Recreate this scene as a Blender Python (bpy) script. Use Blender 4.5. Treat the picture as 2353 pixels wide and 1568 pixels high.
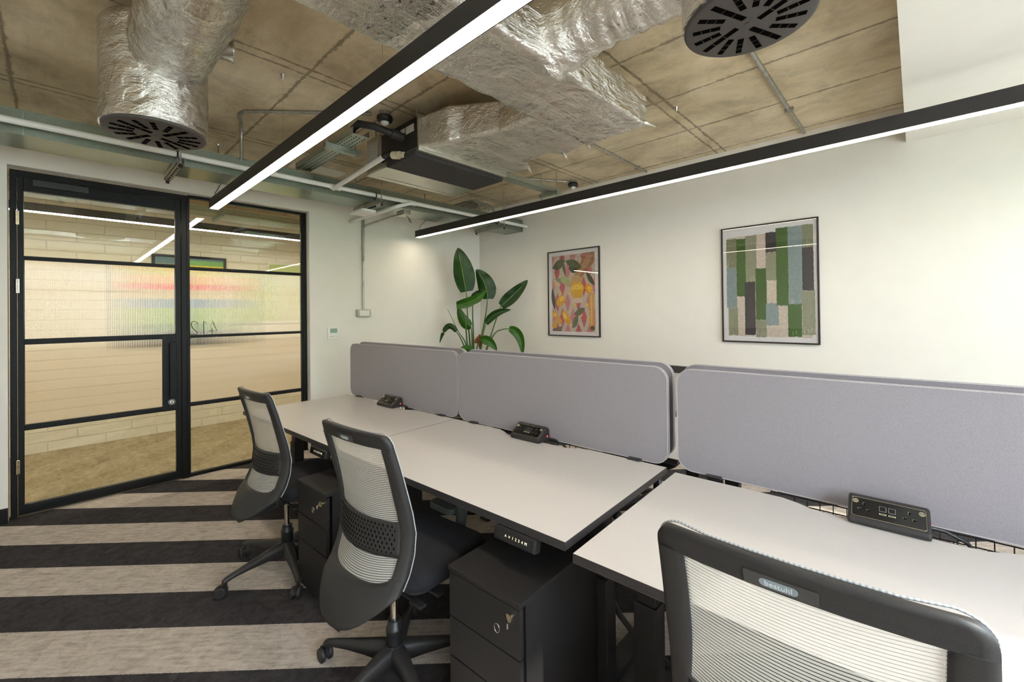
import bpy, math, random
from mathutils import Vector, Matrix, noise
random.seed(7)
PI = math.pi
for o in list(bpy.data.objects):
    bpy.data.objects.remove(o)
S = bpy.context.scene
COL = S.collection

# ------------------------------------------------------------------ camera
cam_d = bpy.data.cameras.new('camera')
cam = bpy.data.objects.new('camera', cam_d)
COL.objects.link(cam)
R_ = (0.7274433292830345, 0.6860753426858129, -0.011261742323422988)
D_ = (-0.012722132905178995, -0.0029240987456549726, -0.9999147948604765)
F_ = (-0.6860498159871175, 0.7275246207552498, 0.006601225565923536)
CAM = Vector((4.577, -4.121, 1.39))
cam.matrix_world = Matrix(((R_[0], -D_[0], -F_[0], CAM.x), (R_[1], -D_[1], -F_[1], CAM.y), (R_[2], -D_[2], -F_[2], CAM.z), (0, 0, 0, 1)))
cam_d.sensor_fit = 'HORIZONTAL'
cam_d.sensor_width = 36
cam_d.lens = 986.8 / 2353 * 36
cam_d.shift_y = -72.5 / 2353
cam_d.clip_start = 0.02
S.camera = cam

# ------------------------------------------------------------------ world, sun, exposure
W = bpy.data.worlds.new('world')
S.world = W
W.use_nodes = True
wn = W.node_tree.nodes
wl = W.node_tree.links
wn.clear()
wo = wn.new('ShaderNodeOutputWorld')
wb = wn.new('ShaderNodeBackground')
sky = wn.new('ShaderNodeTexSky')
sky.sky_type = 'HOSEK_WILKIE'
sky.sun_direction = (0.5, 0.3, 0.8)
sky.turbidity = 6
wmix = wn.new('ShaderNodeMix')
wmix.data_type = 'RGBA'
wmix.inputs[0].default_value = 0.75
wmix.inputs[7].default_value = (0.83, 0.92, 1.05, 1)
wl.new(sky.outputs[0], wmix.inputs[6])
wl.new(wmix.outputs[2], wb.inputs[0])
wb.inputs[1].default_value = 12.5
wl.new(wb.outputs[0], wo.inputs[0])
S.view_settings.view_transform = 'Standard'
S.view_settings.look = 'None'
S.view_settings.gamma = 1
S.view_settings.exposure = 0.86
S.view_settings.use_curve_mapping = False
LED = 12.5

sun_d = bpy.data.lights.new('sun', 'SUN')
sun_d.energy = 4.0
sun_d.angle = math.radians(1.2)
sun_d.color = (1.0, 0.95, 0.88)
sun = bpy.data.objects.new('sun', sun_d)
COL.objects.link(sun)
sun.rotation_euler = (0, math.radians(90 - 38.6), math.radians(0.5))

# ------------------------------------------------------------------ materials
def nt(name):
    m = bpy.data.materials.new(name)
    m.use_nodes = True
    t = m.node_tree
    b = t.nodes['Principled BSDF']
    return m, t, b

def N(t, typ, **kw):
    n = t.nodes.new(typ)
    for k, v in kw.items():
        setattr(n, k, v)
    return n

def rgb(c):
    return (c[0], c[1], c[2], 1)

def mixc(t, fac, a, b, blend='MIX'):
    n = N(t, 'ShaderNodeMix', data_type='RGBA', blend_type=blend)
    for i, x in ((0, fac), (6, a), (7, b)):
        if hasattr(x, 'links') or hasattr(x, 'is_linked'):
            t.links.new(x, n.inputs[i])
        elif i == 0:
            n.inputs[0].default_value = x
        else:
            n.inputs[i].default_value = rgb(x)
    return n.outputs[2]

def mth(t, op, a, b=None, c=None):
    n = N(t, 'ShaderNodeMath', operation=op)
    for i, x in enumerate((a, b, c)):
        if x is None:
            continue
        if hasattr(x, 'is_linked'):
            t.links.new(x, n.inputs[i])
        else:
            n.inputs[i].default_value = x
    return n.outputs[0]

def ramp(t, fac, stops):
    n = N(t, 'ShaderNodeValToRGB')
    t.links.new(fac, n.inputs[0])
    e = n.color_ramp.elements
    while len(e) < len(stops):
        e.new(0.5)
    for el, (p, c) in zip(e, stops):
        el.position = p
        el.color = rgb(c) if not isinstance(c, (int, float)) else (c, c, c, 1)
    return n.outputs[0]

def coords(t, kind='Object'):
    return N(t, 'ShaderNodeTexCoord').outputs[kind]

def mapping(t, vec, scale=(1, 1, 1), rot=(0, 0, 0), loc=(0, 0, 0)):
    n = N(t, 'ShaderNodeMapping')
    t.links.new(vec, n.inputs[0])
    n.inputs['Scale'].default_value = scale
    n.inputs['Rotation'].default_value = rot
    n.inputs['Location'].default_value = loc
    return n.outputs[0]

def tnoise(t, vec, scale, detail=4, rough=0.55, dist=0.0):
    n = N(t, 'ShaderNodeTexNoise')
    t.links.new(vec, n.inputs['Vector'])
    n.inputs['Scale'].default_value = scale
    n.inputs['Detail'].default_value = detail
    n.inputs['Roughness'].default_value = rough
    n.inputs['Distortion'].default_value = dist
    return n.outputs[0]

def bump(t, b, h, strength=0.3, dist=0.01):
    n = N(t, 'ShaderNodeBump')
    n.inputs['Strength'].default_value = strength
    n.inputs['Distance'].default_value = dist
    t.links.new(h, n.inputs['Height'])
    t.links.new(n.outputs[0], b.inputs['Normal'])
    return n

def simple(name, c, rough=0.5, metal=0.0, var=0.04, scale=30, bmp=0.0, bdist=0.001, coat=0, spec=0.5):
    m, t, b = nt(name)
    v = coords(t)
    n = tnoise(t, v, scale, 3)
    lo = tuple(max(0, x * (1 - var * 2)) for x in c)
    hi = tuple(min(1, x * (1 + var * 2)) for x in c)
    t.links.new(ramp(t, n, [(0.3, lo), (0.7, hi)]), b.inputs['Base Color'])
    b.inputs['Roughness'].default_value = rough
    b.inputs['Metallic'].default_value = metal
    b.inputs['Specular IOR Level'].default_value = spec
    if coat:
        b.inputs['Coat Weight'].default_value = coat
    if bmp:
        bump(t, b, n, bmp, bdist)
    return m

def emis(name, c, s):
    m, t, b = nt(name)
    b.inputs['Base Color'].default_value = rgb(c)
    b.inputs['Emission Color'].default_value = rgb(c)
    b.inputs['Emission Strength'].default_value = s
    b.inputs['Roughness'].default_value = 0.6
    return m

M = {}
M['wall'] = simple('painted_plaster', (0.80, 0.762, 0.685), 0.75, var=0.008, scale=6, bmp=0.05, bdist=0.002)
M['black_metal'] = simple('black_powder_coat', (0.007, 0.0075, 0.007), 0.48, var=0.1, scale=60, spec=0.22)
M['black_light'] = simple('black_light_housing', (0.022, 0.019, 0.017), 0.6, var=0.15, scale=300)
M['charcoal'] = simple('charcoal_laminate', (0.017, 0.0155, 0.0155), 0.5, var=0.05, scale=200, spec=0.35)
M['edge'] = simple('dark_edge_band', (0.032, 0.029, 0.029), 0.4, var=0.05, scale=100)
M['plastic'] = simple('dark_grey_plastic', (0.026, 0.024, 0.0235), 0.5, var=0.1, scale=400, bmp=0.15, bdist=0.0005, spec=0.4)
M['plastic_black'] = simple('black_plastic', (0.015, 0.015, 0.016), 0.4, var=0.1, scale=200)
M['gloss_black'] = simple('gloss_black', (0.012, 0.012, 0.013), 0.12, var=0.05, scale=50)
M['seat'] = simple('black_seat_fabric', (0.007, 0.007, 0.010), 0.95, var=0.3, scale=700, bmp=0.4, bdist=0.001)
M['chrome'] = simple('bright_steel', (0.65, 0.63, 0.58), 0.2, 1.0, var=0.03)
M['brass'] = simple('brass_plated', (0.75, 0.66, 0.48), 0.25, 1.0, var=0.03)
M['white_plastic'] = simple('white_plastic', (0.78, 0.77, 0.72), 0.4, var=0.01)
M['pipe_white'] = simple('white_pvc_pipe', (0.80, 0.79, 0.75), 0.35, var=0.02, scale=12)
M['beige'] = simple('beige_plastic', (0.62, 0.56, 0.38), 0.4, var=0.03)
M['mount'] = simple('white_card_mount', (0.74, 0.71, 0.70), 0.8, var=0.01)
M['desk_top'] = simple('pale_desk_laminate', (0.56, 0.525, 0.497), 0.34, var=0.006, scale=60)
M['black_foam'] = simple('black_foam_insulation', (0.035, 0.031, 0.031), 0.9, var=0.15, scale=40, bmp=0.2, bdist=0.003)
M['plate_grey'] = simple('satin_grey_plate', (0.045, 0.043, 0.042), 0.4, var=0.05, scale=200)
M['rubber'] = simple('black_rubber', (0.02, 0.02, 0.021), 0.6, var=0.1)
M['led_red'] = emis('red_led', (1, 0.03, 0.03), 3)
M['label'] = simple('paper_label', (0.45, 0.43, 0.38), 0.6, var=0.15, scale=90)
M['glyph'] = emis('panel_glyphs', (1.0, 0.85, 0.6), 0.55)
M['lcd'] = simple('green_lcd', (0.25, 0.36, 0.27), 0.3, var=0.02)
M['grey_mark'] = simple('grey_mark', (0.3, 0.3, 0.3), 0.5)
M['badge'] = simple('blue_grey_badge', (0.25, 0.29, 0.32), 0.4, var=0.02)
M['badge_text'] = simple('badge_text', (0.65, 0.68, 0.70), 0.4)
M['galv_rod'] = simple('galvanised_conduit', (0.42, 0.41, 0.37), 0.38, 0.85, var=0.12, scale=25)
M['slot'] = simple('dark_slot', (0.004, 0.0035, 0.003), 0.9, spec=0.0)
M['diffuser'] = emis('led_diffuser', (1.0, 0.87, 0.70), LED)
M['diffuser_cor'] = emis('corridor_led_diffuser', (1.0, 0.89, 0.74), LED * 2.3)

# galvanised sheet
def galv(name, c, rough=0.35):
    m, t, b = nt(name)
    v = coords(t)
    vo = N(t, 'ShaderNodeTexVoronoi')
    t.links.new(v, vo.inputs['Vector'])
    vo.inputs['Scale'].default_value = 45
    n = tnoise(t, v, 3, 4)
    a = ramp(t, vo.outputs['Distance'], [(0.0, tuple(x * 0.92 for x in c)), (0.8, tuple(min(1, x * 1.06) for x in c))])
    t.links.new(mixc(t, 0.25, a, ramp(t, n, [(0.35, tuple(x * 0.7 for x in c)), (0.65, c)])), b.inputs['Base Color'])
    b.inputs['Metallic'].default_value = 0.9
    t.links.new(mth(t, 'MULTIPLY_ADD', n, 0.2, rough - 0.1), b.inputs['Roughness'])
    return m
M['galv'] = galv('galvanised_sheet', (0.29, 0.33, 0.28), 0.34)
M['galv_tray'] = galv('galvanised_tray', (0.42, 0.46, 0.40), 0.45)

# crinkled foil
def foil(name, c=(0.82, 0.79, 0.75), rough=0.13):
    m, t, b = nt(name)
    v = coords(t)
    n1 = tnoise(t, v, 5, 3, 0.55, 0.8)
    n2 = tnoise(t, mapping(t, v, (1.0, 0.22, 1.6), (0.3, 0.2, 0.6)), 12, 5, 0.60, 1.4)
    n3 = tnoise(t, mapping(t, v, (0.35, 1.0, 1.3), (0.1, 0.7, 0.2)), 36, 4, 0.6, 1.6)
    r2 = mth(t, 'ABSOLUTE', mth(t, 'SUBTRACT', n2, 0.5))
    r3 = mth(t, 'ABSOLUTE', mth(t, 'SUBTRACT', n3, 0.5))
    h = mth(t, 'ADD', mth(t, 'MULTIPLY', n1, 1.3), mth(t, 'ADD', mth(t, 'MULTIPLY', r2, 0.75), mth(t, 'MULTIPLY', r3, 0.22)))
    bump(t, b, h, 0.75, 0.034)
    t.links.new(ramp(t, n1, [(0.3, tuple(x * 0.88 for x in c)), (0.7, c)]), b.inputs['Base Color'])
    b.inputs['Metallic'].default_value = 1.0
    t.links.new(mth(t, 'MULTIPLY_ADD', n2, 0.16, rough - 0.06), b.inputs['Roughness'])
    return m
M['foil'] = foil('foil_insulation')

# board-marked concrete soffit
def concrete():
    m, t, b = nt('board_marked_concrete')
    v = coords(t)
    sx = N(t, 'ShaderNodeSeparateXYZ')
    t.links.new(v, sx.inputs[0])
    wob = tnoise(t, v, 5, 3)
    wob2 = mth(t, 'MULTIPLY', mth(t, 'SUBTRACT', wob, 0.5), 0.02)
    def line(c, off, per, wid):
        a = mth(t, 'ADD', mth(t, 'DIVIDE', mth(t, 'SUBTRACT', mth(t, 'ADD', c, wob2), off), per), 100.5)
        d = mth(t, 'MULTIPLY', mth(t, 'ABSOLUTE', mth(t, 'SUBTRACT', mth(t, 'FRACT', a), 0.5)), per)
        n_ = N(t, 'ShaderNodeMath', operation='SUBTRACT', use_clamp=True); n_.inputs[0].default_value = 1.0
        t.links.new(mth(t, 'POWER', mth(t, 'DIVIDE', d, wid), 2.0), n_.inputs[1]); return n_.outputs[0], d
    rag = tnoise(t, v, 22, 5, 0.7)
    rag3 = tnoise(t, v, 3.2, 3, 0.6)
    wv = mth(t, 'MULTIPLY', mth(t, 'MAXIMUM', mth(t, 'SUBTRACT', rag, 0.36), 0.0), 0.07)
    wv = mth(t, 'MULTIPLY', wv, mth(t, 'MULTIPLY_ADD', rag3, 2.6, -0.45))
    wv = mth(t, 'ADD', mth(t, 'MAXIMUM', wv, 0.0), 0.0028)
    l1, d1 = line(sx.outputs[0], 0.64, 1.32, wv)
    l2, d2 = line(sx.outputs[0], 0.71, 1.32, wv)
    l3, d3 = line(sx.outputs[1], -0.10, 0.6, mth(t, 'ADD', wv, 0.001))
    lines = mth(t, 'MAXIMUM', mth(t, 'MAXIMUM', l1, l2), l3)
    # strip between the double joints is a touch paler
    big = tnoise(t, v, 1.3, 5, 0.6, 0.6)
    st = tnoise(t, mapping(t, v, (1.2, 5, 1)), 3, 5, 0.6, 0.2)
    fine = tnoise(t, v, 60, 4, 0.7)
    base = ramp(t, big, [(0.3, (0.50, 0.375, 0.215)), (0.5, (0.67, 0.545, 0.35)), (0.72, (0.83, 0.73, 0.54))])
    base = mixc(t, 0.28, base, ramp(t, st, [(0.3, (0.44, 0.34, 0.20)), (0.6, (0.74, 0.62, 0.43))]))
    base = mixc(t, mth(t, 'MULTIPLY', fine, 0.28), base, (0.42, 0.34, 0.22))
    blot = tnoise(t, v, 2.6, 7, 0.72, 0.4)
    base = mixc(t, 0.8, base, ramp(t, blot, [(0.36, 0.66), (0.5, 1.0), (0.66, 1.16)]), 'MULTIPLY')
    scr = tnoise(t, mapping(t, v, (1.5, 22, 1)), 3, 6, 0.75, 0.6)
    base = mixc(t, 0.6, base, ramp(t, scr, [(0.60, 1.0), (0.70, 0.62)]), 'MULTIPLY')
    col = mixc(t, mth(t, 'MULTIPLY', lines, 0.68), base, (0.12, 0.09, 0.055))
    t.links.new(col, b.inputs['Base Color'])
    b.inputs['Roughness'].default_value = 0.85
    h = mth(t, 'SUBTRACT', mth(t, 'MULTIPLY', fine, 0.3), lines)
    bump(t, b, h, 0.5, 0.006)
    return m
M['concrete'] = concrete()

def carpet():
    m, t, b = nt('striped_carpet')
    v = coords(t)
    sx = N(t, 'ShaderNodeSeparateXYZ')
    t.links.new(v, sx.inputs[0])
    c = mth(t, 'SUBTRACT', sx.outputs[0], sx.outputs[1])
    edge = tnoise(t, v, 160, 3, 0.7)
    c = mth(t, 'ADD', c, mth(t, 'MULTIPLY', mth(t, 'SUBTRACT', edge, 0.5), 0.012))
    k = mth(t, 'FRACT', mth(t, 'MULTIPLY', mth(t, 'ADD', mth(t, 'DIVIDE', mth(t, 'SUBTRACT', c, 3.79), 0.3536), 20.0), 0.5))
    dark = mth(t, 'GREATER_THAN', k, 0.5)
    rot = mapping(t, v, (1, 1, 1), (0, 0, -PI / 4))
    s1 = tnoise(t, mapping(t, rot, (9, 60, 1)), 1.0, 6, 0.7, 0.3)
    s2 = tnoise(t, mapping(t, v, (16, 16, 1)), 1.0, 6, 0.72, 1.2)
    pil = tnoise(t, v, 420, 2, 0.8)
    li = ramp(t, s1, [(0.34, (0.34, 0.285, 0.235)), (0.5, (0.56, 0.485, 0.42)), (0.66, (0.70, 0.62, 0.545))])
    li = mixc(t, 0.4, li, ramp(t, s2, [(0.38, (0.34, 0.285, 0.23)), (0.6, (0.66, 0.58, 0.50))]))
    dk = ramp(t, s2, [(0.3, (0.030, 0.027, 0.029)), (0.7, (0.075, 0.068, 0.070))])
    col = mixc(t, dark, li, dk)
    col = mixc(t, 0.5, col, ramp(t, pil, [(0.3, 0.45), (0.7, 1.3)]), 'MULTIPLY')
    t.links.new(col, b.inputs['Base Color'])
    b.inputs['Roughness'].default_value = 1.0
    b.inputs['Specular IOR Level'].default_value = 0.1
    bump(t, b, pil, 0.6, 0.004)
    return m
M['carpet'] = carpet()

def cor_carpet():
    m, t, b = nt('mottled_carpet')
    v = coords(t)
    s1 = tnoise(t, mapping(t, v, (5, 14, 1)), 1.0, 7, 0.75, 1.3)
    s2 = tnoise(t, mapping(t, v, (22, 7, 1)), 1.0, 6, 0.7, 0.8)
    pil = tnoise(t, v, 300, 2, 0.8)
    c = ramp(t, s1, [(0.35, (0.22, 0.165, 0.09)), (0.5, (0.37, 0.29, 0.17)), (0.65, (0.50, 0.41, 0.27))])
    c = mixc(t, 0.4, c, ramp(t, s2, [(0.35, (0.20, 0.16, 0.09)), (0.65, (0.44, 0.375, 0.25))]))
    t.links.new(c, b.inputs['Base Color'])
    b.inputs['Roughness'].default_value = 1
    bump(t, b, pil, 0.5, 0.003)
    return m
M['cor_carpet'] = cor_carpet()

def brick():
    m, t, b = nt('white_painted_brick')
    v = coords(t)
    n0 = tnoise(t, v, 7, 3)
    sx = N(t, 'ShaderNodeSeparateXYZ')
    t.links.new(v, sx.inputs[0])
    cb = N(t, 'ShaderNodeCombineXYZ')
    t.links.new(mth(t, 'ADD', sx.outputs[1], mth(t, 'MULTIPLY', n0, 0.02)), cb.inputs[0])
    t.links.new(mth(t, 'ADD', sx.outputs[2], mth(t, 'MULTIPLY', n0, 0.012)), cb.inputs[1])
    br = N(t, 'ShaderNodeTexBrick')
    t.links.new(cb.outputs[0], br.inputs['Vector'])
    br.inputs['Scale'].default_value = 1.0
    br.inputs['Brick Width'].default_value = 0.44
    br.inputs['Row Height'].default_value = 0.105
    br.inputs['Mortar Size'].default_value = 0.006
    br.inputs['Mortar Smooth'].default_value = 0.6
    fine = tnoise(t, v, 28, 5, 0.7, 1.0)
    col = mixc(t, mth(t, 'MULTIPLY', br.outputs['Fac'], 0.25), (0.80, 0.74, 0.60), (0.55, 0.48, 0.36))
    t.links.new(col, b.inputs['Base Color'])
    b.inputs['Roughness'].default_value = 0.6
    h = mth(t, 'SUBTRACT', mth(t, 'MULTIPLY', fine, 0.5), br.outputs['Fac'])
    bump(t, b, h, 0.7, 0.012)
    return m
M['brick'] = brick()

def fabric(name, c, sc=420):
    m, t, b = nt(name)
    v = coords(t)
    sx = N(t, 'ShaderNodeSeparateXYZ')
    t.links.new(v, sx.inputs[0])
    a = mth(t, 'SINE', mth(t, 'MULTIPLY', sx.outputs[0], sc * 3.6))
    z = mth(t, 'SINE', mth(t, 'MULTIPLY', sx.outputs[2], sc * 3.6))
    n = tnoise(t, v, 380, 3, 0.8)
    wv = mth(t, 'ADD', mth(t, 'MULTIPLY', mth(t, 'MULTIPLY', a, z), 0.25), n)
    col = ramp(t, wv, [(0.25, tuple(x * 0.72 for x in c)), (0.75, tuple(x * 1.22 for x in c))])
    t.links.new(col, b.inputs['Base Color'])
    b.inputs['Roughness'].default_value = 0.95
    b.inputs['Specular IOR Level'].default_value = 0.2
    b.inputs['Sheen Weight'].default_value = 0.25
    bump(t, b, wv, 0.3, 0.001)
    return m
M['screen'] = fabric('grey_screen_fabric', (0.27, 0.245, 0.265))
M['screen_edge'] = simple('pale_screen_piping', (0.40, 0.37, 0.38), 0.8, var=0.05, scale=300)

def clear_glass(name, tint=(1, 1, 1), refl=1.0, rough=0.0):
    m, t, b = nt(name)
    t.nodes.remove(b)
    out = t.nodes['Material Output']
    tr = N(t, 'ShaderNodeBsdfTransparent')
    tr.inputs[0].default_value = rgb(tint)
    gl = N(t, 'ShaderNodeBsdfGlossy')
    gl.inputs['Roughness'].default_value = rough
    fr = N(t, 'ShaderNodeLayerWeight')
    fr.inputs[0].default_value = 0.5
    f5 = mth(t, 'MULTIPLY_ADD', mth(t, 'POWER', fr.outputs['Facing'], 5.0), 0.9, 0.04)
    mx = N(t, 'ShaderNodeMixShader')
    t.links.new(mth(t, 'MULTIPLY', f5, refl), mx.inputs[0])
    t.links.new(tr.outputs[0], mx.inputs[1])
    t.links.new(gl.outputs[0], mx.inputs[2])
    t.links.new(mx.outputs[0], out.inputs[0])
    return m
M['glass'] = clear_glass('clear_pane_glass', (0.96, 0.97, 0.93), 1.5)
M['art_glass'] = clear_glass('picture_glass', (0.98, 0.98, 0.98), 1.25)
M['win_glass'] = clear_glass('window_glass', (0.97, 0.98, 0.97), 1.0)

def reeded():
    m, t, b = nt('reeded_glass')
    b.inputs['Base Color'].default_value = (0.98, 0.96, 0.90, 1)
    b.inputs['Transmission Weight'].default_value = 1.0
    b.inputs['Roughness'].default_value = 0.06
    b.inputs['IOR'].default_value = 1.45
    return m
M['reeded'] = reeded()

def chair_mesh():
    m, t, b = nt('striped_chair_mesh')
    out = t.nodes['Material Output']
    uv = N(t, 'ShaderNodeUVMap')
    sx = N(t, 'ShaderNodeSeparateXYZ')
    t.links.new(uv.outputs[0], sx.inputs[0])
    f = mth(t, 'FRACT', mth(t, 'DIVIDE', sx.outputs[1], 0.0068))
    ribbon = mth(t, 'GREATER_THAN', f, 0.26)
    n = tnoise(t, uv.outputs[0], 900, 2, 0.7)
    c = ramp(t, n, [(0.3, (0.62, 0.58, 0.53)), (0.7, (0.82, 0.78, 0.72))])
    t.links.new(mixc(t, ribbon, (0.06, 0.055, 0.05), c), b.inputs['Base Color'])
    b.inputs['Roughness'].default_value = 0.8
    tl = N(t, 'ShaderNodeBsdfTranslucent')
    t.links.new(c, tl.inputs[0])
    tr = N(t, 'ShaderNodeBsdfTransparent')
    m1 = N(t, 'ShaderNodeMixShader')
    t.links.new(mth(t, 'MULTIPLY', ribbon, 0.3), m1.inputs[0])
    t.links.new(b.outputs[0], m1.inputs[1])
    t.links.new(tl.outputs[0], m1.inputs[2])
    m2 = N(t, 'ShaderNodeMixShader')
    t.links.new(mth(t, 'MULTIPLY_ADD', ribbon, -0.16, 0.38), m2.inputs[0])
    t.links.new(m1.outputs[0], m2.inputs[1])
    t.links.new(tr.outputs[0], m2.inputs[2])
    t.links.new(m2.outputs[0], out.inputs[0])
    return m
M['mesh'] = chair_mesh()

def piping():
    m, t, b = nt('dotted_piping')
    uv = N(t, 'ShaderNodeUVMap')
    sx = N(t, 'ShaderNodeSeparateXYZ')
    t.links.new(uv.outputs[0], sx.inputs[0])
    f = mth(t, 'GREATER_THAN', mth(t, 'FRACT', mth(t, 'DIVIDE', sx.outputs[1], 0.0068)), 0.45)
    t.links.new(mixc(t, f, (0.28, 0.29, 0.30), (0.48, 0.48, 0.47)), b.inputs['Base Color'])
    b.inputs['Roughness'].default_value = 0.8
    return m
M['piping'] = piping()

def leafmat(name, a, c):
    m, t, b = nt(name)
    uv = N(t, 'ShaderNodeUVMap')
    sx = N(t, 'ShaderNodeSeparateXYZ')
    t.links.new(uv.outputs[0], sx.inputs[0])
    ax = mth(t, 'ABSOLUTE', sx.outputs[0])
    vein = mth(t, 'SINE', mth(t, 'MULTIPLY', mth(t, 'SUBTRACT', sx.outputs[1], mth(t, 'MULTIPLY', ax, 0.18)), 190))
    n = tnoise(t, coords(t), 8, 3)
    col = ramp(t, n, [(0.3, a), (0.7, c)])
    col = mixc(t, mth(t, 'MULTIPLY', mth(t, 'MAXIMUM', vein, 0), 0.25), col, tuple(x * 1.3 for x in c))
    b.inputs['Specular IOR Level'].default_value = 0.3
    rib = mth(t, 'LESS_THAN', ax, 0.035)
    col = mixc(t, mth(t, 'MULTIPLY', rib, 0.8), col, (0.14, 0.27, 0.03))
    t.links.new(col, b.inputs['Base Color'])
    b.inputs['Roughness'].default_value = 0.35
    bump(t, b, vein, 0.15, 0.002)
    return m
M['leaf'] = leafmat('strelitzia_leaf', (0.005, 0.026, 0.002), (0.011, 0.050, 0.004))
M['leaf_light'] = leafmat('young_leaf', (0.014, 0.065, 0.003), (0.03, 0.11, 0.006))
M['stem'] = simple('green_stem', (0.06, 0.13, 0.02), 0.5, var=0.1)
M['brown_leaf'] = simple('dried_leaf', (0.20, 0.06, 0.02), 0.7, var=0.2)
M['soil'] = simple('potting_soil', (0.03, 0.02, 0.012), 1.0, var=0.3, scale=80)
M['pot'] = simple('grey_ceramic_pot', (0.20, 0.20, 0.20), 0.5)
M['tree_leaf'] = simple('tree_foliage', (0.10, 0.26, 0.03), 0.6, var=0.3, scale=3)
M['bark'] = simple('tree_bark', (0.10, 0.07, 0.045), 0.9, var=0.2, scale=20)
M['bounce_ground'] = simple('pale_bounce_ground', (0.60, 0.58, 0.54), 0.95, var=0.2, scale=4)  # unseen ground outside, made pale to bounce daylight up onto the ceiling

PAINT = {}
def paint(c):
    k = tuple(round(x, 3) for x in c)
    if k not in PAINT:
        PAINT[k] = simple('pigment_%d' % len(PAINT), c, 0.6, var=0.07, scale=70)
    return PAINT[k]

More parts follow.
